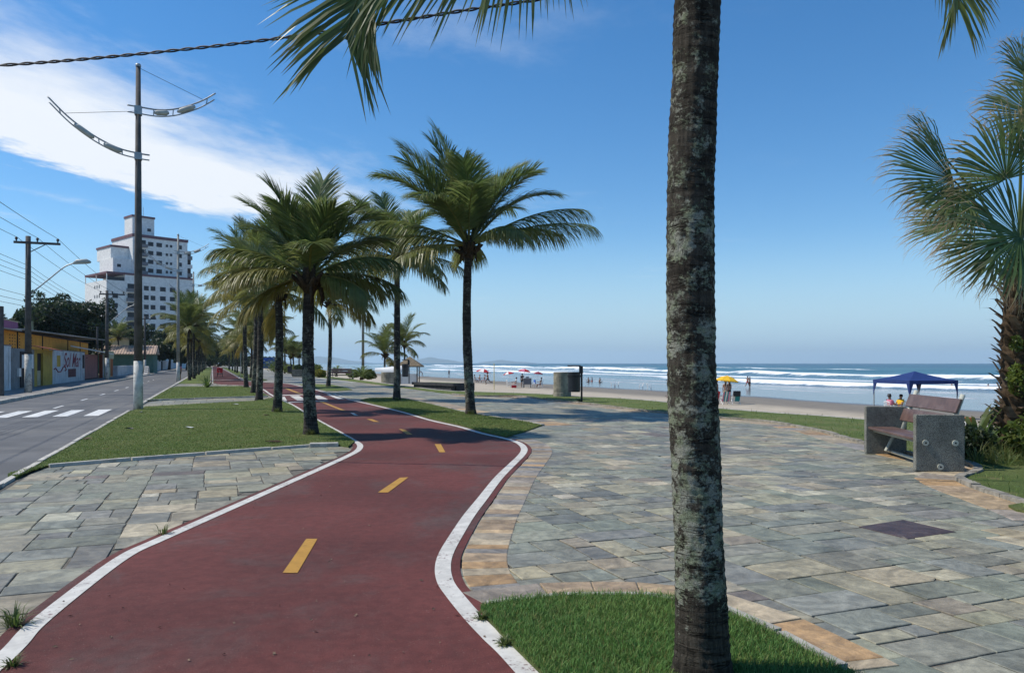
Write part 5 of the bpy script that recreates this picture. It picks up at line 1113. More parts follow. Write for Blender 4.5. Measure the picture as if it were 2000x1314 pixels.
for k in range(8):
    tbox('balcony', 'w_grey' if k % 2 else 'w_tower', 26.0, 28.6, 6, 10, 15.5 + k * 2.8, 16.7 + k * 2.8); tbox('balcony_shade_fill', 'w_dark', 26.0, 28.2, 6.3, 9.7, 16.71 + k * 2.8, 18.29 + k * 2.8)  # solid dark blocks paint the shade inside the open balconies
tbox('antenna', 'steel', 13, 13.1, 10, 10.1, 47.6, 50.5); tbox('antenna', 'steel', 15, 15.1, 11, 11.1, 47.6, 51.0)
def twin(a, b, z, w_, h_):
    f = tbox('window', 'w_grey', a - w_ / 2 - .08, a + w_ / 2 + .08, b - .04, b + .02, z - h_ / 2 - .08, z + h_ / 2 + .08)
    tbox('pane', 'glass', a - w_ / 2, a + w_ / 2, b - .07, b - .042, z - h_ / 2, z + h_ / 2, f)
for k in range(9):
    z = 24.3 - k * 2.85
    for a, w_ in ((2.4, 1.4), (11.4, 1.3), (13.4, 1.3), (16.4, 1.6), (19.4, 1.6)):
        if a == 2.4 and k == 0: continue
        twin(a, 0, z, w_, 1.25)
    bal = tbox('balcony', 'w_grey', 5.6, 9.6, -.9, .02, z - 1.5, z - .45); tbox('balcony_shade_fill', 'glass', 5.9, 9.3, -.05, .02, z - .44, z + 1.0); tbox('balcony_slab', 'w_tower', 5.5, 9.7, -.95, .02, z - 1.62, z - 1.503)  # flat dark glass sheet on the wall stands for the balcony's shaded depth
    for bb in (5.5, 7.2, 9.0):
        m = MB().box(-.05, .02, bb - .3, bb + .3, z - .45, z + .45); m.v = [tuple(ta * p[0] + tb * p[1] + Vector((0, 0, p[2]))) for p in m.v]; m.build('window', MT['glass'], tw)
for k in range(4):
    z = 30.2 + k * 2.75
    for a, w_ in ((14.4, 1.5), (17.0, 1.6), (19.4, .6), (20.7, .6), (23.6, 1.0)): twin(a, 4, z, w_, 1.15 if w_ > .7 else .7)
    tbox('balcony', 'w_grey', 9.6, 13.2, 3.1, 4.02, z - 1.3, z - .35); tbox('balcony_shade_fill', 'glass', 9.9, 12.9, 3.95, 4.0 - .001, z - .34, z + .95)  # recess not modelled: its shade is a dark sheet on the wall
twin(15.6, 8, 43.4, 1.0, .8); twin(5.2, 4.5, 31.0, 1.0, .8)

# ------------------------------------------------------------------ benches, bins, small structures on the promenade
def bench(loc, rz, label):
    b = tag(empty('bench', loc, rz), label, 'bench', 'concrete-ended benches')
    LN = 1.06                                                           # half length along local y; sitter faces -x
    for s in (-1, 1):
        y0 = s * LN; pn = MB().bbox(-.33, .33, y0 - .05, y0 + .05, 0, .81, .008).build('end_panel', MT['aggregate'], b)
        for (px_, z_) in ((-.2, .41), (.2, .41), (0, .07)):
            m = MB().tube([(px_, y0 + s * .05, z_), (px_, y0 + s * .068, z_)], .042, 14); m.build('washer', MT['pipe'], pn)
            MB().tube([(px_, y0 + s * .068, z_), (px_, y0 + s * .074, z_)], .013, 8).build('bolt', MT['black'], pn)
    for x0 in (-.30, -.085): MB().bbox(x0, x0 + .20, -LN + .052, LN - .052, .425, .468, .006).build('seat_plank', MT['wood'], b)
    t = R(20)
    for d0 in (.12, .375):
        m = MB().bbox(-.02, .02, -LN + .12, LN - .12, d0, d0 + .215, .006); m.v = [(.16 + x_ * math.cos(t) + z_ * math.sin(t), y_, .47 - x_ * math.sin(t) + z_ * math.cos(t)) for x_, y_, z_ in m.v]; m.build('back_plank', MT['wood'], b)
    for s in (-1, 1):
        yy = s * (LN - .22); MB().tube([(.185, yy, .40), (.19 + .68 * math.sin(t), yy, .45 + .68 * math.cos(t))], .034, 10).build('back_post', MT['pipe'], b, smooth=True)
        MB().tube([(.10, yy, .42), (-.10, yy * .9, .08)], .026, 8).build('strut', MT['pipe'], b)
    MB().tube([(-.0, -LN + .05, .07), (-.0, LN - .05, .07)], .028, 8).build('foot_rail', MT['pipe'], b, smooth=True)
    for x_ in (-.2, .2): MB().tube([(x_, -LN + .05, .40), (x_, LN - .05, .40)], .026, 8).build('seat_rail', MT['pipe'], b, smooth=True)
    return b
bench((6.24, 12.05, .004), R(-7), 'concrete-ended bench with brown planks beside the fan palm')
x, y = G(667, 741); bench((x, y, 0), R(-80 + 180), 'second concrete-ended bench in front of the cycads, far along the promenade')
def bin_on_post(loc, rz, label, k=1.0):
    b = tag(empty('litter_bin', loc, rz), label, 'litter bin', 'dark litter bins on posts')
    MB().box(-.035, .035, -.035, .035, 0, 1.42 * k).build('post', MT['black'], b)
    MB().lathe([(.225, .40 * k), (.235, .45 * k), (.25, 1.17 * k), (.252, 1.18 * k)], 20, (-.295, 0, 0)).build('body', MT['bin'], b, smooth=True)
    m = MB(); n = 20
    prof = [(-.295 + .262 * math.cos(2 * math.pi * j / n), .262 * math.sin(2 * math.pi * j / n)) for j in range(n)]
    m.prism(prof, .98 * k, 1.05 * k).build('rim', MT['black'], b)
    m = MB().prism([(q[0], q[1]) for q in prof], 1.40 * k, 1.45 * k).build('lid', MT['black'], b)
    MB().box(-.09, .04, -.16, .16, 1.12 * k, 1.40 * k).build('bracket', MT['black'], b)
    return b
x, y = G(1136, 786); bin_on_post((x, y, .02), 0, 'dark litter bin on a post in front of the concrete ring')
x, y = G(799, 749); bin_on_post((x, y, .02), 0, 'dark litter bin on a post beside the thatched beach hut', 1.25)
x, y = G(570, 733); bin_on_post((x, y, .0), 0, 'small dark litter bin in front of the far shrubs')
def ring(loc, r, h, label):
    m = MB().lathe([(r * 1.02, 0), (r * 1.03, h * .18), (r, h * .2), (r, h * .98), (r * .97, h), (r * .82, h), (r * .8, h * .4)], 28); o = m.build('concrete_ring', MT['ringc'], None, smooth=False, loc=loc); return tag(o, label, 'concrete ring', 'round concrete rings')
MT['ringc'] = basic('stained_concrete', (.27, .245, .19), .9, .35, 4, .4, .2, dirt=(.13, .12, .10), dirt_sc=2.2)
x, y = G(1098, 775); ring((x, y, -.02), .40, 1.16, 'stained concrete ring standing on the grass strip behind the litter bin')
x, y = G(760, 747.5); ring((x, y, -.3), .62, 1.15, 'weathered concrete ring under the white boat hull')
# thatched hut, upturned white hull
x, y = G(795, 745); y += 4; hut = tag(empty('beach_hut', (x - .3, y, -.3)), 'small beach hut with a brown thatched roof behind the palm', 'hut')
for sx in (-1, 1):
    for sy in (-1, 1): MB().tube([(sx * .75, sy * .75, 0), (sx * .75, sy * .75, 1.75)], .05, 7).build('post', MT['treebark'], hut)
MT['thatch'] = basic('thatch', (.19, .15, .10), .95, .45, 9, .8, .1, bs=40)
MB().add([(-1.15, -1.15, 1.6), (1.15, -1.15, 1.6), (1.15, 1.15, 1.6), (-1.15, 1.15, 1.6), (0, 0, 2.45), (-1.15, -1.15, 1.5), (1.15, -1.15, 1.5), (1.15, 1.15, 1.5), (-1.15, 1.15, 1.5)], [(0, 1, 4), (1, 2, 4), (2, 3, 4), (3, 0, 4), (0, 5, 6, 1), (1, 6, 7, 2), (2, 7, 8, 3), (3, 8, 5, 0), (8, 7, 6, 5)]).build('roof', MT['thatch'], hut)
MB().box(-.8, .8, -.72, -.66, 0, .9).build('counter', MT['whitecloth'], hut)
x, y = G(766, 747.5); m = MB(); n = 12; rows = []
for i in range(n + 1):
    t = i / n; w_ = .55 * math.sin(math.pi * min(1, .12 + .88 * t) * .5 + .0) * (1 - max(0, t - .75) * 2.2); hh = .30 + .25 * t
    rows.append([(-1.35 + 2.7 * t, w_ * math.cos(a), hh * math.sin(a)) for a in np.linspace(0, math.pi, 9)])
V = [p for r_ in rows for p in r_]; Fc = [(i * 9 + j, i * 9 + j + 1, (i + 1) * 9 + j + 1, (i + 1) * 9 + j) for i in range(n) for j in range(8)]
m.add(V, Fc); m.add(rows[0], [tuple(range(9))]); m.add(rows[-1], [tuple(range(9))]); tag(m.build('boat_hull', MT['white'], None, smooth=True, loc=(x, y, .85)), 'upturned white boat hull resting on the weathered concrete ring', 'boat')
# grass-topped retaining wall
A, Bq = Vector(G(808, 757) + (0,)), Vector(G(881, 760.5) + (0,)); d = (Bq - A).normalized(); nrm = Vector((-d.y, d.x, 0)); L_ = (Bq - A).length
rw = tag(empty('retaining_wall', A, math.atan2(d.y, d.x)), 'low dark retaining wall topped with grass at the beach access', 'wall')
MB().box(0, L_, 0, .3, -.1, .20).build('wall', MT['dark_concrete'], rw); MB().box(-.1, L_ + .35, -.08, .38, .203, .36).build('coping', MT['dark_concrete'], rw); MB().box(-.4, L_ - .32, .384, 1.6, -.1, .33).build('earth_fill', MT['lawn'], rw); MB().box(L_ - .30, L_, .384, 1.7, -.1, .36).build('end_wall', MT['dark_concrete'], rw)
# planters, blue board, far things
x, y = G(583, 736); bx_ = tag(empty('concrete_planter', (x, y, 0)), 'square concrete planter with dark plants on the far promenade', 'planter'); MB().bbox(-.6, .6, -.5, .5, 0, .85, .02).build('box', MT['aggregate'], bx_); leaves(bx_, [(0, 0, 1.05, .5, .35)], 300, .12, np.random.default_rng(5), 'treeleaf', .1, 'plants')
x, y = G(599, 737.5); tag(MB().bbox(-.4, .4, -.35, .35, 0, .45, .02).build('concrete_stool', MT['aggregate'], None, loc=(x, y, 0)), 'low concrete stool right of the square planter', 'stool')
x, y = G(522, 726); bb_ = tag(empty('notice_board', (x, y, 0)), 'blue notice board with pale marks at the far end of the promenade', 'sign')
for s in (-1, 1): MB().box(s * 1.1 - .06, s * 1.1 + .06, -.06, .06, 0, .6).build('leg', MT['black'], bb_)
MB().box(-1.25, 1.25, -.12, .12, .6, 2.5).build('panel', MT['bluecloth'], bb_); MB().box(-2.0, -1.27, -.1, .1, .3, 2.4).build('side_panel', MT['white'], bb_)
for (a, b, c, e) in ((-.2, .35, 1.55, 1.75), (.55, .95, 1.75, 1.9), (-.8, -.4, 1.9, 2.05)): MB().box(a, b, -.135, -.122, c, e).build('printed_mark', MT['white'], bb_)
x, y = UV(100, 3.2); sp_ = tag(empty('road_sign', (x, y, 0), 0), 'small square traffic sign on a thin post by the far path', 'sign'); MB().tube([(0, 0, 0), (0, 0, 4.4)], .035, 6).build('post', MT['steel'], sp_); MB().box(-.28, .28, -.05, -.03, 3.6, 4.4).build('plate', MT['lamp'], sp_)
x, y = UV(92, .75); ct = tag(empty('pedal_cart', (x, y, .01), R(20)), 'red four-wheeled pedal cart on the distant cycle path', 'cart'); ct.scale = (.72, .72, .8)
for sx in (-1, 1):
    for sy in (-.45, .45):
        w_ = MB(); w_.tube([(sx * .38 + .03 * math.cos(0), sy + .28 * math.cos(a), .30 + .28 * math.sin(a)) for a in np.linspace(0, 2 * math.pi, 17)], .035, 6); w_.build('wheel', MT['black'], ct)
MB().box(-.33, .33, -.6, .5, .33, .40).build('chassis', MT['black'], ct); MB().bbox(-.42, .42, -.1, .35, .55, .72, .03).build('seat', MT['redcloth'], ct); MB().bbox(-.42, .42, .33, .45, .7, 1.25, .03).build('backrest', MT['redcloth'], ct)
for sx in (-1, 1): MB().tube([(sx * .3, .1, .4), (sx * .3, .12, .56)], .03, 6).build('strut', MT['black'], ct)
MB().tube([(0, -.5, .4), (0, -.35, .95), (-.25, -.3, 1.0)], .02, 6).build('steering_bar', MT['steel'], ct)
# fallen scraps on the lawn
for i, (px, py, s, mt, lb) in enumerate(((367, 839, .16, 'white', 'white paper scrap lying on the left lawn'), (253, 841, .16, 'black', 'dark dry leaf lying on the left lawn'), (533, 867, .22, 'fibre', 'dry brown palm husk lying near the lawn kerb'), (276, 808, .12, 'white', 'white scrap on the lawn near the lamp post'), (460, 792, .2, 'white', 'pale scrap on the lawn near the walkway'), (170, 862, .12, 'boot', 'tan dry leaf on the lawn by the street kerb'), (520, 814, .12, 'boot', 'tan dry leaf by the second palm of the row'))):
    x, y = G(px, py); m = MB(); r_ = random.Random(i); k = 7
    V = [(0, 0, .03)] + [(s * r_.uniform(.5, 1) * math.cos(2 * math.pi * j / k), s * .5 * r_.uniform(.5, 1) * math.sin(2 * math.pi * j / k), r_.uniform(0, .035)) for j in range(k)] + [(0, 0, .0)]
    m.add(V, [(0, 1 + j, 1 + (j + 1) % k) for j in range(k)] + [(k + 1, 1 + (j + 1) % k, 1 + j) for j in range(k)]); tag(m.build('litter' if mt == 'white' else 'dry_leaf', MT[mt], None, loc=(x, y, .045)), lb, 'litter' if mt == 'white' else 'leaf')
lf = []
for i in range(90):
    px, py = rnd.uniform(60, 980), rnd.uniform(880, 1300); x, y = G(px, py)
    if inside(path_poly, [x], [y])[0]: lf.append((x, y))
m = MB()
for (x, y) in lf:
    a = rnd.uniform(0, 6.28); s = rnd.uniform(.006, .02); c, q = math.cos(a) * s, math.sin(a) * s
    m.add([(x - c, y - q, .013), (x + q * .4, y - c * .4, .02), (x + c, y + q, .014), (x - q * .4, y + c * .4, .013)], [(0, 1, 2, 3)])
tag(m.build('dry_debris', MT['boot']), 'tiny dry leaf bits scattered over the red path', 'debris', kind='stuff')

# ------------------------------------------------------------------ people
def skinned(name, verts, edges, mat, parent=None, sub=2):
    me = bpy.data.meshes.new(name); me.from_pydata([v_[0] for v_ in verts], edges, []); me.materials.append(MT[mat])
    o = bpy.data.objects.new(name, me); COL.objects.link(o); o.parent = parent
    o.modifiers.new('skin', 'SKIN')
    for i, v_ in enumerate(verts):
        sv = me.skin_vertices[0].data[i]; r_ = v_[1]; sv.radius = (r_, r_) if not isinstance(r_, tuple) else r_; sv.use_root = i == 0
    sb = o.modifiers.new('sub', 'SUBSURF'); sb.levels = 1; sb.render_levels = sub
    return o
def person(loc, face, label, pose='stand', h=1.7, skin='skin', top=None, bottom='black', hair='hair', seed=0, long_hair=False, group='people on the beach', hat=None):
    """face: heading of the person's front, degrees (0 = right, 90 = away, 180 = left, 270 = towards the eye)"""
    k = h / 1.7; r_ = random.Random(seed); J = {}
    pz = .92; lean = 0.0; legs = [(0, 0), (0, 0)]; arms = [(8, 8, 15), (-6, 8, 15)]
    if pose == 'walk': legs = [(28, 10), (-24, 28)]; arms = [(-28, 8, 30), (30, 8, 40)]; lean = 4
    if pose == 'run': legs = [(48, 70), (-30, 50)]; arms = [(-45, 10, 80), (45, 10, 80)]; lean = 8
    if pose == 'sit': pz = .40; legs = [(84, 70), (80, 62)]; arms = [(35, 10, 60), (40, 10, 50)]; lean = -10
    if pose == 'ground': pz = .12; legs = [(95, 80), (70, 90)]; arms = [(30, 15, 40), (-20, 18, 10)]; lean = 8
    if pose == 'bend': legs = [(25, 35), (-10, 15)]; arms = [(20, 10, 20), (45, 12, 20)]; lean = 48; pz = .88
    if pose == 'armsup': arms = [(70, 20, 60), (60, 25, 80)]
    if pose == 'reach': arms = [(95, 20, 10), (40, 10, 30)]; lean = 10
    def rotp(d, L_, side=0): return Vector((math.sin(R(d)), side, -math.cos(R(d)))) * L_
    pel = Vector((0, 0, pz)); up = Vector((math.sin(R(lean)), 0, math.cos(R(lean)))); ab = pel + up * .17; ch = pel + up * .38; nk = pel + up * .54; hd = nk + (up * .5 + Vector((.1, 0, .5))).normalized() * .13; ht = hd + Vector((.0, 0, .09))
    V = [(pel, (.155, .115)), (ab, (.135, .105)), (ch, (.165, .115)), (nk, .058), (hd, (.082, .098)), (ht, (.065, .075))]; E = [(0, 1), (1, 2), (2, 3), (3, 4), (4, 5)]; LEG = []; ARM = []
    for s, (hf, kf) in zip((-1, 1), legs):
        hip = pel + Vector((0, s * .10, -.05)); kn = hip + rotp(hf, .42); an = kn + rotp(hf - kf, .41); toe = an + Vector((.16, s * .02, -.045)) if pose != 'ground' else an + Vector((.1, 0, .08))
        n = len(V); V += [(hip, .088), (kn, .060), (kn.lerp(an, .35), .056), (an, .036), (toe, .034)]; E += [(0, n), (n, n + 1), (n + 1, n + 2), (n + 2, n + 3), (n + 3, n + 4)]; LEG.append((hip, kn, an))
    for s, (sf, ab_, ef) in zip((-1, 1), arms):
        sh = ch + up * .10 + Vector((0, s * .17, 0)); el = sh + rotp(sf + lean * .3, .29) + Vector((0, s * .29 * math.sin(R(ab_)), 0)); wr = el + rotp(sf + ef + lean * .3, .25) + Vector((0, -s * .01, 0)); hn = wr + (wr - el).normalized() * .07
        n = len(V); V += [(sh, .058), (el, .040), (wr, .028), (hn, (.034, .020))]; E += [(2, n), (n, n + 1), (n + 1, n + 2), (n + 2, n + 3)]; ARM.append((sh, el, wr))
        D = (wr - el).normalized(); sd_ = D.cross(Vector((0, 1, 0))).normalized()
        for f, (off, ln) in enumerate(((-.026, .070), (-.009, .080), (.009, .075), (.026, .058))):
            q = len(V); V += [(hn + sd_ * off + D * .03, .0095), (hn + sd_ * off + D * (.03 + ln * .8) + Vector((0, -s * .018, 0)), .008)]; E += [(n + 3, q), (q, q + 1)]
        q = len(V); V += [(wr + sd_ * -.035 + D * .045, .010)]; E += [(n + 2, q)]
    V = [(tuple(p * k), tuple(a * k for a in r) if isinstance(r, tuple) else r * k) for p, r in V]
    body = skinned('person', V, E, skin); body.location = loc; body.rotation_euler = (0, 0, R(face)); tag(body, label, 'person', group)
    def sk(name, pts, ed, mat): skinned(name, [(tuple(p * k), tuple(a * k for a in r) if isinstance(r, tuple) else r * k) for p, r in pts], ed, mat, body, 1)
    sk('shorts', [(pel + up * .06, (.165, .125)), (pel - up * .03, (.168, .128))] + [(LEG[i][0].lerp(LEG[i][1], t), q_) for i in (0, 1) for t, q_ in ((.05, .105), (.55, .090))], [(0, 1), (1, 2), (2, 3), (1, 4), (4, 5)], bottom)
    if top: sk('shirt', [(ch, (.18, .13)), (pel + up * .10, (.16, .125)), (nk - up * .03, .075)] + [(ARM[i][0].lerp(ARM[i][1], t), q_) for i in (0, 1) for t, q_ in ((0, .075), (.6, .062))], [(0, 1), (0, 2), (0, 3), (3, 4), (0, 5), (5, 6)], top)
    m = MB(); c = (hd + Vector((-.02, 0, .04))) * k
    m.lathe([(.05 * k, -.05 * k), (.097 * k, -.02 * k), (.106 * k, .03 * k), (.085 * k, .085 * k), (.03 * k, .115 * k)], 12, tuple(c)); m.build('hair', MT[hair], body, smooth=True)
    if long_hair: MB().tube([c + Vector((-.06, 0, .02)), c + Vector((-.10, 0, -.15)), c + Vector((-.11, 0, -.32))], [.08 * k, .085 * k, .04 * k], 8).build('long_hair', MT[hair], body, smooth=True)
    if hat: MB().lathe([(.16 * k, .02), (.11 * k, .03), (.10 * k, .12 * k), (.07 * k, .15 * k)], 12, tuple(c)).build('hat', MT[hat], body, smooth=True)
    return body
def Bt(px, py, dz=0.0): q = B(px, py); return (q.x, q.y, q.z + dz)
def chair(loc, rz, label, group='white plastic chairs on the beach'):
    c = tag(empty('plastic_chair', loc, R(rz)), label, 'chair', group)      # faces local +x
    MB().bbox(-.22, .24, -.23, .23, .40, .43, .01).build('seat', MT['white'], c)
    m = MB()
    for y_ in (-.18, -.09, 0, .09, .18): m.tube([(-.22, y_, .42), (-.30, y_, .84)], .02, 6)
    m.tube([(-.30, -.21, .84), (-.31, 0, .88), (-.30, .21, .84)], .025, 6); m.build('backrest', MT['white'], c)
    for sx, sy in ((-1, -1), (-1, 1), (1, -1), (1, 1)): MB().tube([(sx * .2, sy * .2, .41), (sx * .26, sy * .24, 0)], [.028, .022], 6).build('leg', MT['white'], c)
    for sy in (-1, 1): MB().tube([(-.26, sy * .23, .64), (.2, sy * .25, .64), (.22, sy * .23, .42)], .022, 6).build('armrest', MT['white'], c)
    return c
def beach_chair(loc, rz, mats, label):
    c = tag(empty('beach_chair', loc, R(rz)), label, 'chair', 'folding fabric beach chairs')   # back rises towards local -x
    for sy in (-.28, .28):
        MB().tube([(-.42, sy, .95), (-.05, sy, .22), (.28, sy, .02)], .016, 6).build('side_rail', MT['white'], c); MB().tube([(-.34, sy, .01), (.22, sy, .36)], .016, 6).build('leg', MT['white'], c); MB().tube([(-.3, sy, .52), (.24, sy, .50), (.24, sy, .3)], .02, 6).build('armrest', MT['white'], c)
    n = len(mats); m = MB()
    for i in range(n):
        ya, yb = -.26 + .52 * i / n, -.26 + .52 * (i + 1) / n
        m.add([(-.42, ya, .95), (-.42, yb, .95), (-.06, yb, .24), (-.06, ya, .24), (.3, yb, .33), (.3, ya, .33)], [(0, 1, 2, 3), (3, 2, 4, 5)], i)
    m.build('fabric', [MT[q] for q in mats], c); return c
def umbrella(loc, h, rad, mats, label, tilt=0.0, group='beach umbrellas'):
    u_ = tag(empty('beach_umbrella', loc), label, 'umbrella', group); u_.rotation_euler = (0, R(tilt), 0); m = MB(); n = 8
    rings = [(0.02, h), (rad * .5, h - rad * .13), (rad, h - rad * .42), (rad * .99, h - rad * .50)]
    V = [(r_ * math.cos(2 * math.pi * (j + .5 * 0) / n) * (1 - (.05 if False else 0)), r_ * math.sin(2 * math.pi * j / n), z_) for r_, z_ in rings for j in range(n)]
    for i in range(3):
        for j in range(n): m.add([V[i * n + j], V[i * n + (j + 1) % n], V[(i + 1) * n + (j + 1) % n], V[(i + 1) * n + j]], [(0, 1, 2, 3)], j % len(mats))
    m.build('canopy', [MT[q] for q in mats], u_); MB().tube([(0, 0, -.1), (0, 0, h + .08)], .018, 6).build('pole', MT['white'], u_); return u_
def size_at(px_w, q): return px_w * q[1] / F
# group by the volleyball post
q = Bt(942, 748); umbrella(q, 2.25, size_at(15, q), ['redcloth', 'whitecloth'], 'red and white beach umbrella farthest from the concrete ring', 8)
SG = 'bathers seated under the farthest red and white umbrella'
for i, (px, fc, tp) in enumerate(((928, 0, 'greycloth'), (936, 200, 'bluecloth'), (946, 190, 'pinkcloth'))):
    q = Bt(px, 747); chair(q, fc, 'white plastic chair under the farthest red and white umbrella'); person((q[0], q[1], q[2] + .06), fc, 'bather seated under the farthest red and white umbrella', 'sit', seed=i, bottom=tp, group=SG)
person(Bt(953, 753), 200, 'man in dark shorts striding across the sand by the pale post', 'run', 1.78, 'skin_tan', bottom='black')
q = Bt(965, 761); tag(MB().tube([(q[0], q[1], q[2] - .1), (q[0], q[1], H + (HZ - 709.5) / F * q[1])], .045, 8).build('volleyball_post', basic('pale_yellow_paint', (.62, .52, .22), .6)), 'pale yellow volleyball post planted in the sand', 'post')
q = Bt(998, 757); umbrella(q, 2.0, size_at(10.5, q), ['redcloth', 'whitecloth', 'redcloth', 'redcloth'], 'small red umbrella with a white panel above the red cooler', -10)
q = Bt(1021, 757); umbrella(q, 2.35, size_at(12, q), ['redcloth', 'redcloth', 'pinkcloth'], 'tall plain red beach umbrella over the vendor cart', 6)
q = Bt(1049, 755); umbrella(q, 2.0, size_at(9.5, q), ['darkred'], 'dark red beach umbrella beside the seated drinker', 5)
chair(Bt(994, 756), 20, 'white plastic chair nearest the red cooler'); q = Bt(1007, 756); chair(q, 180, 'white plastic chair holding the bather in white'); person((q[0], q[1], q[2] + .06), 180, 'bather in a white shirt seated near the red cooler', 'sit', top='whitecloth', bottom='redcloth', seed=4)
person(Bt(1020, 756), 90, 'person in dark clothes standing under the tall red umbrella', 'stand', 1.7, top='black', bottom='black')
q = Bt(1004, 757.5); cl = tag(empty('cooler', q), 'red picnic cooler with a white lid on the sand', 'cooler'); MB().bbox(-.3, .3, -.2, .2, .0, .36, .02).build('box', MT['redcloth'], cl); MB().bbox(-.31, .31, -.21, .21, .362, .43, .02).build('lid', MT['whitecloth'], cl)
q = Bt(1030, 757); vc = tag(empty('vendor_cart', q), 'grey vendor cart on legs under the tall red umbrella', 'cart'); MB().bbox(-.5, .5, -.35, .35, .42, 1.15, .02).build('box', MT['greycloth'], vc); MB().bbox(-.55, .55, -.4, .4, 1.152, 1.2, .01).build('top', MT['whitecloth'], vc); MB().bbox(-.2, .2, -.15, .15, 1.203, 1.36, .02).build('parcel', MT['pole_grey'], vc)
for sx in (-1, 1):
    for sy in (-1, 1): MB().box(sx * .42 - .04, sx * .42 + .04, sy * .28 - .04, sy * .28 + .04, 0, .42).build('leg', MT['black'], vc)
q = Bt(1040, 756); chair(q, 200, 'white plastic chair draped with a blue towel'); tw_ = MB().bbox(-.36, -.24, -.24, .24, .45, .95, .02); tw_.rot(R(200)); tag(tw_.build('towel', MT['bluecloth'], None, loc=(q[0], q[1], q[2])), 'bright blue towel hanging on the plastic chair back', 'towel')
q = Bt(1056, 756); chair(q, 170, 'white plastic chair under the dark red umbrella'); person((q[0], q[1], q[2] + .06), 170, 'bather seated under the dark red umbrella with a bare back', 'sit', skin='skin_tan', bottom='darkred', seed=5)
for px, py, fc in ((1197, 757, 0), (1205, 757, 180), (1252, 760, 180), (1268, 762, 0)): chair(Bt(px, py), fc, 'empty white plastic chair standing on the wet sand', 'empty white plastic chairs on the wet sand')
for i, (px, py, fc) in enumerate(((1150, 746, 200), (1157, 745, 160), (1171, 747, 20))): person(Bt(px, py), fc, 'bather sitting at the water edge behind the litter bin', 'ground', seed=20 + i, skin='skin_tan', bottom=('black', 'redcloth', 'black')[i], group='bathers sitting at the water edge')
# left part of the beach
q = Bt(812, 747); beach_chair(q, 190, ['whitecloth'], 'pale folding chair holding the person in red'); person((q[0], q[1], q[2] + .02), 190, 'person in red seated by the thatched hut', 'sit', top='redcloth', bottom='redcloth', seed=7)
beach_chair(Bt(805, 739), 170, ['whitecloth', 'greycloth'], 'grey and white folding chair behind the person in red')
person(Bt(825, 735), 170, 'bather bending over a grey board near the water', 'bend', top='greycloth', bottom='black', seed=8)
q = Bt(829, 735.5); bo = MB().prism([(-.9, 0), (-.6, .2), (0, .27), (.7, .22), (.95, 0), (.7, -.22), (0, -.27), (-.6, -.2)], 0, .06); tag(bo.build('surfboard', MT['greycloth'], None, loc=(q[0] + .3, q[1], q[2] + .03)), 'grey surfboard lying at the bather feet', 'board')
person(Bt(877, 735), 90, 'person standing in the shallows with a dark top', 'stand', top='greycloth', bottom='greycloth', seed=9)
# yellow umbrella group
q = Bt(1415, 787); umbrella(q, 2.1, size_at(23, q), ['yellowcloth'], 'flat yellow beach umbrella over the bathing family', 6)
person(Bt(1400, 787), 180, 'man in dark trunks standing under the yellow umbrella', 'armsup', 1.76, 'skin_tan', bottom='black', seed=11)
person(Bt(1417, 785), 80, 'woman in a pale bikini seen from behind under the yellow umbrella', 'stand', 1.66, 'skin', bottom='w_cream', seed=12, long_hair=True)
person(Bt(1424, 783.5), 100, 'dark-haired woman standing at the edge of the yellow umbrella', 'stand', 1.66, 'skin', bottom='black', seed=13, long_hair=True)
beach_chair(Bt(1396, 789), 100, ['redcloth'], 'red folding beach chair under the yellow umbrella'); beach_chair(Bt(1416, 790), 95, ['pinkcloth', 'tealcloth', 'whitecloth', 'tealcloth', 'pinkcloth'], 'striped pink and teal beach chair under the yellow umbrella'); q = Bt(1437, 790); beach_chair(q, 85, ['tealcloth', 'tealcloth', 'whitecloth'], 'teal folding beach chair with a dark cloth on its back')
m = MB().bbox(-.47, -.36, -.26, .26, .62, 1.02, .03); m.rot(R(85)); tag(m.build('dark_cloth', MT['black'], None, loc=q), 'dark cloth hanging over the teal beach chair', 'cloth')
person(Bt(1460, 757), 40, 'one of the couple hugging on the wet sand, in red', 'walk', 1.75, 'skin_tan', bottom='redcloth', seed=14); person(Bt(1464.5, 757), 200, 'one of the couple hugging on the wet sand, in black', 'armsup', 1.66, 'skin_tan', bottom='black', seed=15)
person(Bt(1318, 776), 180, 'adult reaching out an arm from behind the near trunk', 'reach', 1.7, 'skin_tan', bottom='bluecloth', seed=16); person(Bt(1309, 777), 200, 'child crouching on the sand beside the near trunk', 'ground', 1.15, 'skin_tan', bottom='redcloth', seed=17)
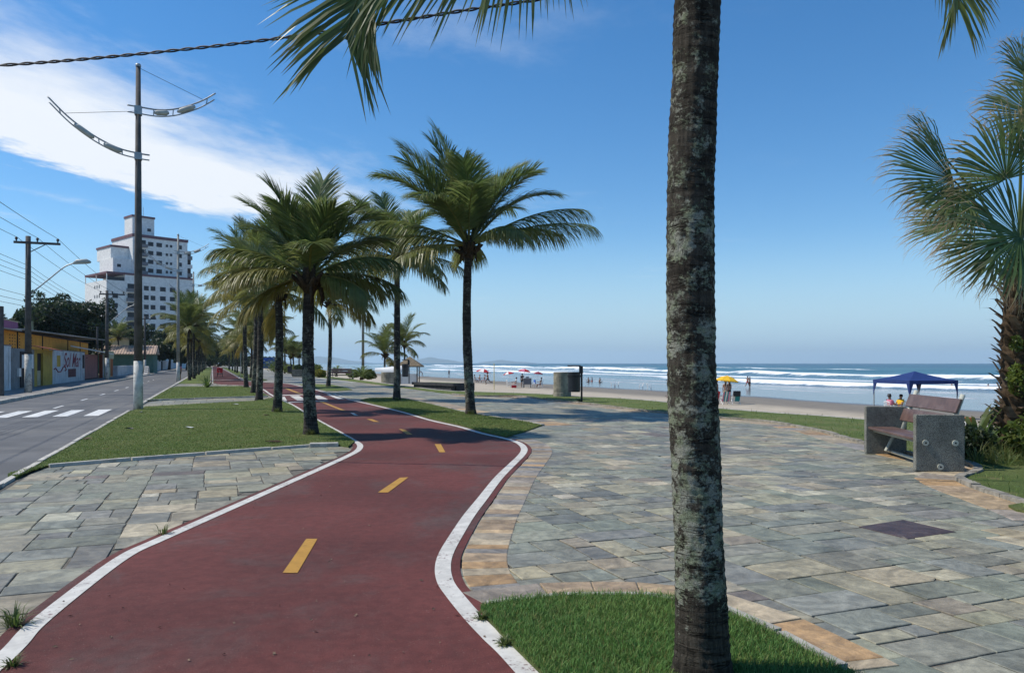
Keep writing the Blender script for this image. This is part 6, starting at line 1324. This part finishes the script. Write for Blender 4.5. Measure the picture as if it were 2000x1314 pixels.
# blue gazebo
q = (786 / F * 44, 44.0, beach_z(toUV(786 / F * 44, 44)[1]) - .02); gz = tag(empty('gazebo', q, R(11)), 'blue pop-up gazebo on the beach behind the bench', 'gazebo')
for sx in (-1, 1):
    for sy in (-1, 1): MB().box(sx * 1.5 - .022, sx * 1.5 + .022, sy * 1.5 - .022, sy * 1.5 + .022, 0, 2.12).build('leg', MT['steel'], gz); m = MB(); m.add([(sx * 1.53, sy * 1.53, 2.12), (sx * 1.22, sy * 1.53, 2.12), (sx * 1.53, sy * 1.53, 1.2), (sx * 1.53, sy * 1.22, 2.12)], [(0, 1, 2), (0, 2, 3)]); m.build('corner_drape', MT['blue'], gz)
m = MB(); e = 1.54; n = 6
for i in range(4):
    a0, a1 = R(45 + 90 * i), R(135 + 90 * i); c0 = Vector((e * math.sqrt(2) * math.cos(a0), e * math.sqrt(2) * math.sin(a0), 2.12)); c1 = Vector((e * math.sqrt(2) * math.cos(a1), e * math.sqrt(2) * math.sin(a1), 2.12)); ap = Vector((0, 0, 2.62))
    pv = None
    for k in range(n + 1):
        t = k / n; l = c0.lerp(ap, t); r_ = c1.lerp(ap, t); sg_ = -.07 * math.sin(math.pi * t); l.z += sg_ * .6; r_.z += sg_ * .6
        if pv is not None: m.add([pv[0], pv[1], r_, l], [(0, 1, 2, 3)])
        pv = (l, r_)
    m.add([c0, c1, c1 + Vector((0, 0, -.20)), c0 + Vector((0, 0, -.20))], [(0, 1, 2, 3)])
m.build('canopy', MT['blue'], gz)
person(Bt(1740, 814, .06), 20, 'person in a black hat seated in the shade of the gazebo', 'sit', skin='skin', top='pinkcloth', bottom='bluecloth', hat='black', seed=30); person(Bt(1757, 813, .06), 200, 'person in yellow seated in the shade of the gazebo', 'sit', skin='skin', top='yellowcloth', bottom='yellowcloth', seed=31)
for i, px in enumerate((1740, 1757)): chair(Bt(px, (814, 813)[i]), (20, 200)[i], ('white plastic chair of the person in the black hat', 'white plastic chair of the person in yellow')[i], 'chairs under the gazebo')
q = Bt(1882, 832); tag(MB().bbox(-.35, .35, -.22, .22, 0, .42, .02).build('wooden_crate', MT['w_orangedoor'], None, loc=q), 'brown wooden crate on the sand right of the gazebo', 'crate')
q = Bt(1886, 838); tag(MB().lathe([(.05, 0), (.14, .06), (.15, .18), (.08, .3), (.03, .36)], 9).build('sand_bag', MT['whitecloth'], None, smooth=True, loc=q), 'white weight bag tied at the gazebo leg', 'bag')
for i, (px, py) in enumerate(((1859, 757), (1930, 759))):
    q = Bt(px, py); person((q[0], q[1], -2.6 - .95), 100, ('swimmer standing waist-deep beyond the gazebo', 'swimmer in dark trunks standing waist-deep left of the fan palm')[i], 'stand', skin='skin', bottom='black', seed=40 + i, group='swimmers in the surf')
x, y = UV(78, -2.9); person((x, y, -.1), 110, 'pedestrian in a pink top walking among the street-side palms', 'walk', 1.6, 'skin', top='pinkcloth', bottom='black', seed=50, group='pedestrians')

# ------------------------------------------------------------------ the sea air
if HAZE:
    hz = MB().box(-14000, 14000, -400, 21000, -7, 260).build('haze', None); t = bpy.data.materials.new('sea_haze'); t.use_nodes = True; N = t.node_tree.nodes; N.remove(N['Principled BSDF'])
    pv = N.new('ShaderNodeVolumePrincipled'); pv.inputs['Color'].default_value = (.68, .87, 1, 1); pv.inputs['Density'].default_value = HAZE; pv.inputs['Anisotropy'].default_value = .1
    t.node_tree.links.new(pv.outputs[0], N['Material Output'].inputs['Volume']); hz.data.materials.append(t); tag(hz, 'thin pale sea haze filling the air to the horizon', 'haze', kind='stuff')
